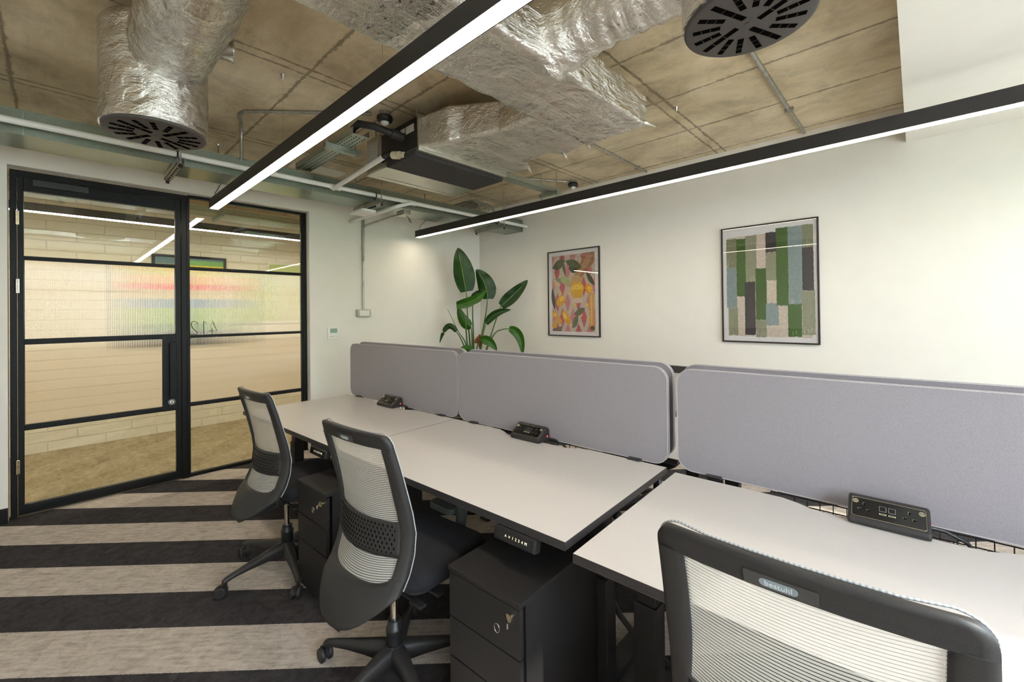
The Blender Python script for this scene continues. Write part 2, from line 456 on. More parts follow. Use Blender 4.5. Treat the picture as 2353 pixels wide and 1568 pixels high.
# ------------------------------------------------------------------ mesh builder
class MB:
    def __init__(self):
        self.v = []; self.f = []; self.m = []; self.s = []; self.uv = {}
        self.mats = []; self.X = Matrix.Identity(4)
    def mi(self, mat):
        if mat not in self.mats:
            self.mats.append(mat)
        return self.mats.index(mat)
    def vert(self, p):
        self.v.append(tuple(self.X @ Vector(p)))
        return len(self.v) - 1
    def face(self, idx, mat, smooth=False, uv=None):
        self.f.append(idx); self.m.append(self.mi(mat)); self.s.append(smooth)
        if uv:
            self.uv[len(self.f) - 1] = uv
    def box(self, x0, x1, y0, y1, z0, z1, mat):
        i = [self.vert(p) for p in ((x0, y0, z0), (x1, y0, z0), (x1, y1, z0), (x0, y1, z0), (x0, y0, z1), (x1, y0, z1), (x1, y1, z1), (x0, y1, z1))]
        for q in ((3, 2, 1, 0), (4, 5, 6, 7), (0, 1, 5, 4), (1, 2, 6, 5), (2, 3, 7, 6), (3, 0, 4, 7)):
            self.face([i[k] for k in q], mat)
        return self
    def hexa(self, pts, mat):
        i = [self.vert(p) for p in pts]
        for q in ((3, 2, 1, 0), (4, 5, 6, 7), (0, 1, 5, 4), (1, 2, 6, 5), (2, 3, 7, 6), (3, 0, 4, 7)):
            self.face([i[k] for k in q], mat)
        return self
    def loft(self, rings, mat, caps=True, smooth=True, closed=True, uvlen=False):
        n = len(rings[0]); ids = [[self.vert(p) for p in r] for r in rings]
        L = 0
        for a in range(len(rings) - 1):
            L2 = L + (Vector(rings[a + 1][0]) - Vector(rings[a][0])).length
            for k in range(n if closed else n - 1):
                j = (k + 1) % n
                self.face([ids[a][k], ids[a][j], ids[a + 1][j], ids[a + 1][k]], mat, smooth, [(k / n, L), ((k + 1) / n, L), ((k + 1) / n, L2), (k / n, L2)] if uvlen else None)
            L = L2
        if caps and closed:
            self.face([self.vert(p) for p in rings[0]][::-1], mat); self.face([self.vert(p) for p in rings[-1]], mat)
        return self
    def tube(self, path, r, mat, n=10, caps=True, uvlen=False):
        P = [Vector(p) for p in path]
        rs = r if isinstance(r, (list, tuple)) else [r] * len(P)
        rings = []; up = None
        for i, p in enumerate(P):
            d = (P[min(i + 1, len(P) - 1)] - P[max(i - 1, 0)]).normalized()
            if up is None:
                up = d.orthogonal().normalized()
            up = (up - d * up.dot(d)).normalized()
            w = d.cross(up)
            rings.append([p + (up * math.cos(2 * PI * k / n) + w * math.sin(2 * PI * k / n)) * rs[i] for k in range(n)])
        return self.loft(rings, mat, caps, True, True, uvlen)
    def cyl(self, p0, p1, r, mat, n=20, r1=None):
        return self.tube([p0, p1], [r, r if r1 is None else r1], mat, n)
    def lathe(self, prof, mat, n=32, c=(0, 0, 0), smooth=True):
        rings = [[(c[0] + r * math.cos(2 * PI * k / n), c[1] + r * math.sin(2 * PI * k / n), c[2] + z) for k in range(n)] for r, z in prof]
        return self.loft(rings, mat, True, smooth)
    def prism(self, pts, h0, h1, mat, axis='z', smooth=False, side=None):
        def P(a, b, h):
            return {'z': (a, b, h), 'y': (a, h, b), 'x': (h, a, b)}[axis]
        A = [self.vert(P(a, b, h0)) for a, b in pts]; B = [self.vert(P(a, b, h1)) for a, b in pts]
        n = len(pts)
        self.face(A[::-1], mat); self.face(B, mat)
        for k in range(n):
            j = (k + 1) % n
            self.face([A[k], A[j], B[j], B[k]], side or mat, smooth)
        return self
    def grid(self, fn, nu, nv, mat, smooth=True, thick=None, uvfn=None, hole=None):
        ids = {}
        def g(i, j, l):
            if (i, j, l) not in ids:
                ids[(i, j, l)] = self.vert(fn(i / nu, j / nv, l))
            return ids[(i, j, l)]
        cells = [(i, j) for i in range(nu) for j in range(nv) if not (hole and hole((i + .5) / nu, (j + .5) / nv))]
        cs = set(cells)
        for (i, j) in cells:
            uv = [uvfn(a / nu, b / nv) for a, b in ((i, j), (i + 1, j), (i + 1, j + 1), (i, j + 1))] if uvfn else None
            self.face([g(i, j, 0), g(i + 1, j, 0), g(i + 1, j + 1, 0), g(i, j + 1, 0)], mat, smooth, uv)
            if thick:
                self.face([g(i, j + 1, 1), g(i + 1, j + 1, 1), g(i + 1, j, 1), g(i, j, 1)], mat, smooth, uv[::-1] if uv else None)
                for (a, b, di, dj) in (((i, j), (i + 1, j), 0, -1), ((i + 1, j), (i + 1, j + 1), 1, 0), ((i + 1, j + 1), (i, j + 1), 0, 1), ((i, j + 1), (i, j), -1, 0)):
                    if (i + di, j + dj) not in cs:
                        self.face([g(*a, 0), g(*a, 1), g(*b, 1), g(*b, 0)], mat, False)
        return self
    def build(self, name, parent=None, loc=(0, 0, 0), rot=(0, 0, 0), bevel=0, seg=2, kind=None):
        me = bpy.data.meshes.new(name)
        me.from_pydata(self.v, [], self.f)
        for m in self.mats:
            me.materials.append(m)
        me.polygons.foreach_set('material_index', self.m)
        me.polygons.foreach_set('use_smooth', self.s)
        if self.uv:
            ul = me.uv_layers.new(name='UVMap')
            for fi, uv in self.uv.items():
                for li, c in zip(me.polygons[fi].loop_indices, uv):
                    ul.data[li].uv = c
        me.update()
        o = bpy.data.objects.new(name, me)
        COL.objects.link(o)
        o.location = loc; o.rotation_euler = rot
        if parent:
            o.parent = parent
        if bevel:
            b = o.modifiers.new('bevel', 'BEVEL'); b.width = bevel; b.segments = seg; b.limit_method = 'ANGLE'; b.angle_limit = math.radians(40)
            b.harden_normals = False
        if kind:
            o['kind'] = kind
        return o

def rrect(x0, x1, y0, y1, r, n=6):
    pts = []
    for cx, cy, a in ((x1 - r, y0 + r, -90), (x1 - r, y1 - r, 0), (x0 + r, y1 - r, 90), (x0 + r, y0 + r, 180)):
        for k in range(n + 1):
            t = math.radians(a + 90 * k / n)
            pts.append((cx + r * math.cos(t), cy + r * math.sin(t)))
    return pts

def tag(o, label, cat, group=None, kind=None):
    o['label'] = label; o['category'] = cat
    if group: o['group'] = group
    if kind: o['kind'] = kind
    return o

def empty(name, loc, rz=0):
    o = bpy.data.objects.new(name, None)
    COL.objects.link(o)
    o.location = loc; o.rotation_euler = (0, 0, rz); o.empty_display_size = 0.1
    return o

def copy_tree(o, parent=None):
    c = o.copy(); COL.objects.link(c)
    if parent: c.parent = parent
    for ch in list(o.children):
        copy_tree(ch, c)
    return c

def text_mesh(name, body, size, mat, parent, loc, rot, extrude=0.0004, spacing=1.0, align='CENTER'):
    cu = bpy.data.curves.new(name, 'FONT')
    cu.body = body; cu.size = size; cu.extrude = extrude; cu.align_x = align; cu.align_y = 'CENTER'; cu.space_character = spacing
    cu.resolution_u = 3
    ob = bpy.data.objects.new(name, cu)
    me = bpy.data.meshes.new_from_object(ob)
    bpy.data.objects.remove(ob)
    me.materials.clear(); me.materials.append(mat)
    o = bpy.data.objects.new(name, me)
    COL.objects.link(o)
    o.parent = parent; o.location = loc; o.rotation_euler = rot
    return o

Q = 0.0440
def DW(x, y, z=0):
    return Vector((x * math.cos(Q) - y * math.sin(Q), x * math.sin(Q) + y * math.cos(Q), z))

# ================================================================== SETTING
XW = 6.0; YF = -5.5; ZC = 2.812
MB().box(0.0, XW + .2, YF - .2, 0.2, -0.12, 0.0, M['carpet']).build('floor', kind='structure')
MB().box(-2.2, 0.0, YF - 1.5, 1.5, -0.12, -0.001, M['cor_carpet']).build('floor', kind='structure')
MB().box(-2.2, XW + .2, YF - 1.5, 1.5, ZC, ZC + 0.2, M['concrete']).build('ceiling', kind='structure')
b = MB(); b.box(4.536, XW, YF, -0.001, 2.561, ZC, M['wall'])
b.build('trim_1', kind='structure')
# white strip where plaster stops short of the slab
MB().box(0.07, XW, 0.0, 0.2, 0, ZC, M['wall']).build('wall_back', kind='structure')
b = MB()
b.box(-0.08, 0.07, YF - 1.5, -4.351, 0, ZC, M['wall']); b.box(-0.08, 0.07, -2.348, 1.5, 0, ZC, M['wall']); b.box(-0.08, 0.07, -4.351, -2.348, 2.443, ZC, M['wall'])
b.build('wall_left', kind='structure')
MB().box(0.07, XW + .2, YF - .2, YF, 0, ZC, M['wall']).build('wall_front', kind='structure')
MB().box(-2.2, -2.0, YF - 1.5, 1.5, 0, ZC, M['brick']).build('wall_corridor', kind='structure')
MB().box(-2.0, -0.08, 1.2, 1.5, 0, ZC, M['wall']).build('wall_corridor_end', kind='structure')
MB().box(-2.0, -0.08, YF - 1.5, YF - 1.2, 0, ZC, M['wall']).build('wall_corridor_end', kind='structure')
# window wall
WIN = [(-5.25, -2.70), (-1.75, -0.4)]
b = MB(); ys = [YF] + [y for w in WIN for y in w] + [0.0]
for k in range(0, len(ys), 2):
    b.box(XW, XW + .25, ys[k], ys[k + 1], 0, ZC, M['wall'])
for a, c in WIN:
    b.box(XW, XW + .25, a, c, 0, 0.85, M['wall']); b.box(XW, XW + .25, a, c, 2.35, ZC, M['wall'])
b.build('wall_right', kind='structure')
for k, (a, c) in enumerate(WIN):
    b = MB(); x0, x1 = XW + .09, XW + .15; w = .05
    b.box(x0, x1, a, a + w, .85, 2.35, M['black_metal']); b.box(x0, x1, c - w, c, .85, 2.35, M['black_metal'])
    b.box(x0, x1, a, c, .85, .9, M['black_metal']); b.box(x0, x1, a, c, 2.3, 2.35, M['black_metal'])
    b.box(x0, x1, (a + c) / 2 - .025, (a + c) / 2 + .025, .85, 2.35, M['black_metal']); b.box(x0, x1, a, c, 1.85, 1.89, M['black_metal'])
    w_ = b.build('window_%d' % (k + 2), kind='structure')
    MB().box(x0 + .028, x0 + .032, a + .05, c - .05, .9, 2.3, M['win_glass']).build('pane', w_)
# patch of bare plaster left on the slab
MB().prism([(.427, -2.60), (.438, -2.126), (.299, -2.110), (.211, -2.138), (.215, -2.60)], ZC - .004, ZC, M['wall']).build('trim_3', kind='structure')
# baseboards
b = MB(); b.prism([(0.07, 0), (0.092, 0), (0.092, .085), (0.082, .10), (0.07, .10)], YF, -4.351, M['black_metal'], 'y')
b.build('baseboard_left', kind='structure')
b = MB(); b.box(0.07, 0.088, -2.348, -0.001, 0, .1, M['black_metal']); b.build('baseboard_left', kind='structure')
b = MB(); b.box(0.09, XW - .001, -0.018, 0.0, 0, .1, M['black_metal']); b.build('baseboard_back', kind='structure')
# outdoors
MB().box(XW + .25, 40, -30, 30, -3.2, -3.0, M['bounce_ground']).build('ground', kind='structure')

# steel screen: outer frame
BM = M['black_metal']
b = MB()
b.box(-0.05, 0.006, -4.344, -4.312, 0, 2.429, BM); b.box(-0.05, 0.006, -3.388, -3.340, 0, 2.429, BM)
b.box(-0.05, 0.0, -2.39, -2.352, 0, 2.437, BM); b.box(-0.05, 0.006, -4.312, -3.388, 2.383, 2.429, BM)
b.box(-0.05, 0.0, -3.340, -2.39, 2.412, 2.437, BM); b.box(-0.05, 0.0, -3.340, -2.39, 0, .026, BM)
b.box(-0.03, 0.012, -3.352, -3.340, 0, 2.42, BM)
b.build('trim_2', kind='structure', bevel=.002)

def bar(b, y0, y1, z0, z1, x=0.0):
    b.box(x - .04, x - .004, y0, y1, z0, z1, BM)
    if y1 - y0 > z1 - z0:
        b.box(x - .004, x + .006, y0, y1, z0 + (z1 - z0) * .3, z1 - (z1 - z0) * .3, BM)
    else:
        b.box(x - .004, x + .006, y0 + (y1 - y0) * .3, y1 - (y1 - y0) * .3, z0, z1, BM)

def reed_pane(name, parent, y0, y1, z0, z1, x=-0.02, pitch=.0105, amp=.0009):
    b = MB(); n = int((y1 - y0) / pitch) * 8
    fr = []; bk = []
    for k in range(n + 1):
        y = y0 + (y1 - y0) * k / n
        xx = x + .004 + amp * math.cos(2 * PI * (y - y0) / pitch)
        fr.append((b.vert((xx, y, z0)), b.vert((xx, y, z1))))
        bk.append((b.vert((x, y, z0)), b.vert((x, y, z1))))
    R = M['reeded']
    for k in range(n):
        b.face([fr[k][0], fr[k + 1][0], fr[k + 1][1], fr[k][1]], R, True)
        b.face([bk[k][1], bk[k + 1][1], bk[k + 1][0], bk[k][0]], R, True)
    o = b.build(name, parent)
    o['label'] = 'vertically reeded privacy glass pane'
    return o

# door leaf
door = empty('door_1', (0, -4.31, 0)); door['kind'] = 'structure'
def dpart(b, name, **k):
    o = b.build(name, door, **k); o.location = (0, 4.31, 0); return o
b = MB()
b.box(-.042, .0, -4.309, -4.279, .008, 2.38, BM); b.box(-.042, .0, -3.427, -3.392, .008, 2.38, BM)
b.box(-.042, .0, -4.279, -3.427, .008, .073, BM); b.box(-.042, .0, -4.279, -3.427, 2.288, 2.38, BM)
b.box(0, .006, -4.30, -3.40, .030, .062, BM); b.box(0, .006, -4.279, -3.427, 2.296, 2.31, BM)
for z0, z1 in ((1.800, 1.828), (1.199, 1.239), (.594, .633)):
    bar(b, -4.279, -3.427, z0, z1)
dpart(b, 'leaf_frame', bevel=.002)
b = MB(); b.box(-.024, -.018, -4.279, -3.427, 1.828, 2.288, M['glass']); dpart(b, 'pane')
b = MB(); b.box(-.024, -.018, -4.279, -3.427, .073, .594, M['glass']); dpart(b, 'pane')
for (z0, z1, y1) in ((1.239, 1.80, -3.427), (.633, 1.199, -3.517)):
    o = reed_pane('pane', door, -4.279, y1, z0, z1); o.location = (0, 4.31, 0)
b = MB(); b.box(-.042, .004, -3.517, -3.425, .594, 1.222, BM)
for z in (.62, .64, 1.19, 1.21):
    for y in (-3.508, -3.44):
        b.cyl((.004, y, z), (.007, y, z), .004, M['plastic_black'], 10)
dpart(b, 'handle_plate', bevel=.0015)
b = MB(); b.X = Matrix.Identity(4)
b.prism(rrect(-3.475, -3.43, .712, 1.173, .012), .02, .045, BM, 'x'); b.box(.004, .03, -3.46, -3.44, .74, .76, BM); b.box(.004, .03, -3.46, -3.44, 1.12, 1.14, BM)
h_ = dpart(b, 'pull_handle', bevel=.003); h_['label'] = 'tall flat black pull handle'
b = MB(); b.cyl((.004, -3.458, .668), (.010, -3.458, .668), .026, M['chrome'], 24); b.cyl((.010, -3.458, .668), (.016, -3.458, .668), .014, M['white_plastic'], 20)
b.box(.016, .020, -3.461, -3.455, .658, .678, M['plastic'])
o = dpart(b, 'lock_cylinder'); o['label'] = 'round silver lock cylinder'
for z in (2.045, 1.565, .30):
    b = MB()
    for k in range(3):
        b.cyl((.010, -4.311, z + k * .032 + .001), (.010, -4.311, z + k * .032 + .031), .008, M['brass'], 14)
    b.box(.000, .006, -4.322, -4.300, z, z + .096, M['brass'])
    o = dpart(b, 'hinge'); o['label'] = 'silver butt hinge'
b = MB(); b.box(.006, .028, -4.235, -3.95, 2.325, 2.372, M['plastic_black']); b.box(.006, .022, -4.0, -3.62, 2.384, 2.408, M['black_metal']); b.box(.01, .02, -3.97, -3.66, 2.371, 2.384, M['black_metal'])
o = dpart(b, 'door_closer', bevel=.002)

# fixed glazed panel
fx = empty('window_1', (0, -3.34, 0)); fx['kind'] = 'structure'
def fpart(b, name, **k):
    o = b.build(name, fx, **k); o.location = (0, 3.34, 0); return o
b = MB()
for z0, z1 in ((1.789, 1.817), (1.199, 1.223), (.607, .639)):
    bar(b, -3.34, -2.39, z0, z1)
b.box(-.035, -.004, -3.34, -3.328, .026, 2.412, BM); b.box(-.035, -.004, -2.402, -2.39, .026, 2.412, BM)
fpart(b, 'glazing_bars', bevel=.0015)
b = MB(); b.box(-.024, -.018, -3.34, -2.39, 1.817, 2.412, M['glass']); fpart(b, 'pane')
b = MB(); b.box(-.024, -.018, -3.34, -2.39, .026, .607, M['glass']); fpart(b, 'pane')
for z0, z1 in ((1.223, 1.789), (.639, 1.199)):
    o = reed_pane('pane', fx, -3.34, -2.39, z0, z1); o.location = (0, 3.34, 0)
# room number, reads right from the corridor side
b = MB(); hgt = .115; zb = 1.228
def stroke(pts, oy):
    b.tube([(-.008, -oy_(p[0], oy), zb + p[1] * hgt) for p in pts], .0028, M['plastic_black'], 6)
def oy_(x, o):
    return -(o + x * .055)
two = [(1.0, 0), (0.05, 0), (0.1, .12), (.75, .52), (.92, .75), (.8, .95), (.5, 1.0), (.18, .92), (.05, .75)]
stroke([(1 - x, y) for x, y in two], -3.325)
stroke([(.5, 0), (.5, 1), (.85, .85)], -3.258)
stroke([(.75 - .35, 0), (.75 - .35, .42)], -3.19); stroke([(1.0, .28), (-.05, .28), (.55, 1.0)][::-1] if False else [(0.0, .22), (1.05, .22), (.45, 1.0)], -3.19); stroke([(.4, -.02), (.4, .45)], -3.19)
o = fpart(b, 'room_number'); o['label'] = 'thin black digits 412 seen in reverse'

# corridor things
t = empty('pendant_light', (-1.0, -3, 2.31))
b = MB(); b.box(-.035, .035, -3.3, 3.0, .004, .075, M['black_light']); b.build('housing', t)
b = MB(); b.box(-.03, .03, -3.3, 3.0, 0, .006, M['diffuser_cor']); b.build('diffuser', t)
for y in (-2.4, -.9, .5, 1.9):
    b = MB(); b.cyl((0, y, .075), (0, y, ZC - 2.31), .0012, M['chrome'], 6); b.build('suspension_wire', t)
tag(t, 'black linear pendant light running along the corridor behind the glass', 'light')
t = empty('wall_picture', (-2.0, -2.975, 1.58))
b = MB(); 
for (y0, y1, z0, z1) in ((-.375, .375, .525, .555), (-.375, .375, -.555, -.525), (-.375, -.345, -.525, .525), (.345, .375, -.525, .525)):
    b.box(0.001, .03, y0, y1, z0, z1, M['black_metal'])
b.build('frame', t)
b = MB()
bands = [(.525, .44, (.10, .20, .24)), (.44, .30, (.75, .60, .03)), (.30, .20, (.85, .38, .02)), (.20, .13, (.85, .07, .01)), (.13, .02, (.66, .50, .28)), (.02, -.09, (.16, .26, .38)), (-.09, -.28, (.30, .46, .10)), (-.28, -.38, (.12, .26, .07)), (-.38, -.525, (.05, .07, .05))]
for z1, z0, c in bands:
    b.box(0.001, .02, -.345, .345, z0, z1, paint(c))
b.box(.02, .0205, -.15, .345, .44, .50, paint((.18, .42, .10)))
b.build('print', t)
tag(t, 'black framed picture of yellow, red, blue and green bands on the corridor brick', 'picture')
t = empty('wall_picture', (-2.0, -1.85, 1.7))
b = MB(); b.box(.001, .025, -.26, .3, -.42, .42, M['white_plastic']); b.build('frame', t)
b = MB(); b.box(.025, .027, -.24, .28, -.40, .40, paint((.50, .58, .22))); b.build('print', t)
tag(t, 'pale green picture on the corridor brick, beyond the banded one', 'picture')
t = empty('cable_tray', (-1.55, -2.6, 2.6))
b = MB(); b.box(-.15, .15, -3, 3.5, 0, .003, M['galv_tray']); b.box(-.15, -.147, -3, 3.5, 0, .06, M['galv_tray']); b.box(.147, .15, -3, 3.5, 0, .06, M['galv_tray']); b.build('tray', t)
for y in (-1.5, -.2, 1.0):
    b = MB(); b.box(-.2, .2, y, y + .04, -.042, 0, M['galv_tray']); b.cyl((-.18, y + .02, -.05), (-.18, y + .02, ZC - 2.6), .005, M['galv_rod'], 8); b.cyl((.18, y + .02, -.05), (.18, y + .02, ZC - 2.6), .005, M['galv_rod'], 8); b.build('trapeze_hanger', t)
tag(t, 'galvanised cable tray on trapeze hangers high in the corridor', 'cable tray')

# ================================================================== PENDANT LIGHTS
def pendant(y0, label):
    t = empty('pendant_light', (0, y0, 2.30)); x0, x1 = .22, 5.7; w = .068
    b = MB(); b.box(x0, x1, 0, w, .006, .078, M['black_light'])
    b.box(x0, x1, 0, .0035, 0, .006, M['black_light']); b.box(x0, x1, w - .0035, w, 0, .006, M['black_light']); b.box(x0, x0 + .003, 0, w, 0, .006, M['black_light'])
    b.build('housing', t)
    for a, c in ((x0 + .004, 1.72), (1.722, 3.9), (3.902, x1)):
        b = MB(); b.box(a, c, .0036, w - .0036, .0005, .005, M['diffuser']); b.build('diffuser', t)
    for x in (x0 + .15, 1.862 if y0 < -2 else 1.66, 2.99 if y0 < -2 else 3.37, 5.35):
        top = (ZC if x < 4.5 else 2.561) - 2.30
        b = MB(); b.cyl((x, w / 2, .078), (x, w / 2, top), .0008, M['chrome'], 6); b.cyl((x, w / 2, top - .03), (x, w / 2, top), .006, M['chrome'], 12, .016)
        b.build('suspension_wire', t)
    b = MB(); b.tube([(x0 + .05, w / 2, .078), (x0 + .05, w / 2, .13), (x0 + .08, w / 2 + .01, .15), (x0 + .14, w / 2 + .02, .19), (x0 + .16, w / 2, .25), (x0 + .16, w / 2, ZC - 2.3)], .003, M['plastic_black'], 8)
    b.build('power_cable', t)
    tag(t, label, 'light', 'linear pendants over the office')
    return t
pendant(-3.232, 'black linear pendant light nearest the glass door, crossing overhead to the top edge')
pendant(-1.176, 'black linear pendant light running beside the picture wall')

# ================================================================== CEILING SERVICES
def wob(p, a, f=6.0, seed=0):
    v = Vector(p) * f + Vector((seed, seed * 2, 0))
    return a * (.7 * noise.noise(v) - .9 * abs(noise.noise(v * 2.3)) - .5 * abs(noise.noise(v * 5.1)) + .35)
def lumpy(b, rings, mat, amp=.012, seed=0, f=6.0):
    R = []
    for r in rings:
        c = Vector((0, 0, 0))
        for p in r: c += Vector(p)
        c /= len(r); rr = []
        for p in r:
            p = Vector(p); d = (p - c).normalized()
            rr.append(p + d * wob(p, amp, f, seed))
        R.append(rr)
    b.loft(R, mat, True, True)
def rect_ring(fn, a0, a1, b0, b1, n=10, r=.02):
    """closed ring of a rounded rectangle, evenly sampled; fn maps (a,b)->xyz"""
    pts = []
    for (p, q) in (((a0 + r, b0), (a1 - r, b0)), ((a1, b0 + r), (a1, b1 - r)), ((a1 - r, b1), (a0 + r, b1)), ((a0, b1 - r), (a0, b0 + r))):
        for k in range(n):
            s = k / (n - 1); pts.append((p[0] + (q[0] - p[0]) * s, p[1] + (q[1] - p[1]) * s))
    return [fn(a, c) for a, c in pts]
def steps(a, c, d):
    n = max(1, int(abs(c - a) / d)); return [a + (c - a) * k / n for k in range(n + 1)]

FO = M['foil']
duct = empty('foil_wrapped_duct', (3.26, -1.8, 2.45))
def duct_part(b, name):
    o = b.build(name, duct, (-3.26, 1.8, -2.45)); return o
# long header box
b = MB()
rings = []
for y in steps(-4.6, -1.80, .028):
    e = .012 * (noise.noise(Vector((y * 5, 0, 3))))
    rings.append(rect_ring(lambda a, c, y=y: (a, y, c), 3.06 + e, 3.46 + e, 2.450, 2.635, 16, .006))
lumpy(b, rings, FO, .014, 1, 5)
for (p, q) in (((3.455, -1.82, 2.465), (3.50, -1.765, 2.445)), ((3.07, -1.82, 2.465), (3.055, -1.75, 2.440)), ((2.84, -1.76, 2.475), (2.835, -1.70, 2.445)), ((2.47, -1.70, 2.48), (2.455, -1.635, 2.450))):
    lumpy_p, lumpy_q = Vector(p), Vector(q); b.tube([lumpy_p, lumpy_p.lerp(lumpy_q, .6), lumpy_q], [.016, .009, .004], FO, 12)
duct_part(b, 'header_box')
# pinched corners
for (p, q) in (((3.46, -1.80, 2.46), (3.50, -1.77, 2.45)), ((3.06, -1.80, 2.46), (3.05, -1.775, 2.445))):
    pass
# transition from the fan coil unit
b = MB(); rings = []
key = [(2.195, -2.465, -1.665, 2.490, 2.695), (2.46, -2.44, -1.675, 2.468, 2.690), (2.52, -2.39, -1.78, 2.480, 2.690), (2.78, -2.31, -1.80, 2.474, 2.655), (2.84, -2.32, -1.735, 2.462, 2.650), (3.09, -2.32, -1.81, 2.462, 2.63)]
rings = []
for i in range(len(key) - 1):
    for k in range(9):
        s = k / 9; A = [key[i][j] + (key[i + 1][j] - key[i][j]) * s for j in range(5)]
        rings.append(rect_ring(lambda a, c, x=A[0]: (x, a, c), A[1], A[2], A[3], A[4], 14, .010))
rings.append(rect_ring(lambda a, c: (3.09, a, c), key[-1][1], key[-1][2], key[-1][3], key[-1][4], 14, .010))
lumpy(b, rings, FO, .012, 5, 5)
duct_part(b, 'transition')
# round branch to the right-hand diffuser
def round_path(pts, rad, amp, seed, n=36, seg=26):
    P = [Vector(p) for p in pts]; out = []; L = [(P[i + 1] - P[i]).length for i in range(len(P) - 1)]; T = sum(L)
    def at(s):
        d = s * T
        for i, l in enumerate(L):
            if d <= l or i == len(L) - 1:
                return P[i].lerp(P[i + 1], max(0, min(1, d / l)))
            d -= l
    b = MB(); rings = []
    for k in range(seg + 1):
        s = k / seg; p = at(s); d = (at(min(1, s + .02)) - at(max(0, s - .02))).normalized()
        w = Vector((0, 0, 1)).cross(d).normalized(); u = d.cross(w)
        r = rad(s) if callable(rad) else rad
        rings.append([p + (w * math.cos(2 * PI * j / n) + u * math.sin(2 * PI * j / n)) * r for j in range(n)])
    lumpy(b, rings, FO, amp, seed, 9)
    return b
b = round_path([(3.40, -2.60, 2.60), (3.7, -2.56, 2.635), (4.12, -2.515, 2.65)], lambda s: .135 + .045 * max(0, 1 - s * 4) ** 2 + .004 * math.sin(s * 60), .007, 3, 36, 44)
duct_part(b, 'branch_duct')
b = round_path([(1.95, -3.755, 2.620), (2.5, -3.755, 2.625), (3.08, -3.76, 2.62)], lambda s: .155 + .02 * max(0, s * 3 - 2) ** 2 + .003 * math.sin(s * 40), .012, 9, 40, 40)
duct_part(b, 'branch_duct')
tag(duct, 'crumpled silver foil wrapped supply duct with a long header box and round branches', 'duct')

def plenum(cx, cy, z0, r, label, rot, stub=False):
    t = empty('air_diffuser', (cx, cy, z0), rot)
    b = MB(); rings = []; n = 48
    for z in steps(.012, 2.79 - z0, .022):
        rr = r * 1.03 - (.05 * max(0, (z - (2.79 - z0) + .05) / .05) ** 2)
        rings.append([(rr * math.cos(2 * PI * k / n), rr * math.sin(2 * PI * k / n), z) for k in range(n)])
    lumpy(b, rings, FO, .007, cx, 7); o = b.build('plenum_box', t); o['label'] = 'foil wrapped cylindrical plenum'
    b = MB(); b.lathe([(r, .012), (r, .002), (r - .006, 0), (r - .012, -.0015), (0.012, -.0015)], M['plate'], 64)
    # radial slots: long on the diagonals, short between, all swirled
    for k in range(16):
        a = 2 * PI * k / 16; long = k % 4 == 0
        r0, r1 = (.032, .172) if long else (.085, .172)
        w = .0095; sk = .012
        u = Vector((math.cos(a), math.sin(a), 0)); v = Vector((-u.y, u.x, 0))
        p = [u * r0 + v * (sk - w), u * r1 + v * (sk - w), u * r1 + v * (sk + w), u * r0 + v * (sk + w)]
        b.hexa([(q.x, q.y, -.0032) for q in p] + [(q.x, q.y, -.001) for q in p], M['slot'])
        for s_ in (.35, .68):
            c = u * (r0 + (r1 - r0) * s_); d = [c + v * (sk - w) - u * .001, c + v * (sk - w) + u * .001, c + v * (sk + w) + u * .001, c + v * (sk + w) - u * .001]
            b.hexa([(q.x, q.y, -.0042) for q in d] + [(q.x, q.y, -.003) for q in d], M['plastic'])
    b.cyl((0, 0, -.005), (0, 0, 0), .009, M['plate'], 18)
    o = b.build('face_plate', t); o['label'] = 'round dark swirl plate with radial slots'
    if stub:
        b = MB(); b.lathe([(.052, 0), (.052, .03), (.045, .032), (.045, 0)], M['chrome'], 28); o = b.build('metal_spigot', t, (.15, .265, .42), (-PI / 2, 0, 0.3))
    tag(t, label, 'air diffuser', 'round swirl diffusers')
    return t
M['plate'] = simple('brown_black_plate', (0.060, 0.050, 0.046), 0.55, var=0.04, scale=300)
plenum(1.90, -3.785, 2.27, .20, 'round swirl air diffuser under a tall silver plenum near the glass door', .5, False)
plenum(4.172, -2.51, 2.362, .20, 'round swirl air diffuser cut by the top edge, nearest the camera', 1.15)
b = MB(); b.lathe([(.0, 0), (.045, 0), (.047, .05), (.053, .052), (.053, .056), (.0, .056)], M['chrome'], 28)
o = b.build('duct_cap', None, (2.10, -3.585, 2.66), (-PI / 2, 0, .1)); o.parent = duct; o.location = (2.30 - 3.26, -3.615 + 1.8, 2.60 - 2.45)
o.rotation_euler = (-PI / 2, 0, -.2); o['label'] = 'small bare metal spigot on the duct side'

M['casing'] = galv('zinc_casing', (0.52, 0.50, 0.43), 0.34)
# fan coil unit
t = empty('fan_coil_unit', (1.85, -2.07, 2.45))
def fp(b, name, **k):
    return b.build(name, t, (-1.85, 2.07, -2.45), **k)
b = MB(); b.box(1.70, 2.19, -2.47, -1.66, 2.475, 2.70, M['casing']); b.box(1.505, 1.70, -2.475, -1.66, 2.468, 2.722, M['casing'])
b.box(1.50, 1.80, -2.478, -1.655, 2.452, 2.470, M['casing']); b.box(1.53, 1.56, -2.40, -1.70, 2.448, 2.452, M['casing']); b.box(2.185, 2.20, -2.48, -1.655, 2.47, 2.71, M['casing'])
fp(b, 'casing', bevel=.002)
b = MB(); b.box(1.80, 2.155, -2.482, -1.645, 2.448, 2.490, M['black_foam']); fp(b, 'drain_tray', bevel=.003)
b = MB(); b.box(1.72, 2.17, -2.474, -2.4705, 2.50, 2.70, M['endpanel'] if 'endpanel' in M else M['charcoal']); fp(b, 'end_panel')
b = MB(); b.box(1.52, 1.66, -2.4785, -2.4755, 2.53, 2.69, M['label']); fp(b, 'rating_label')
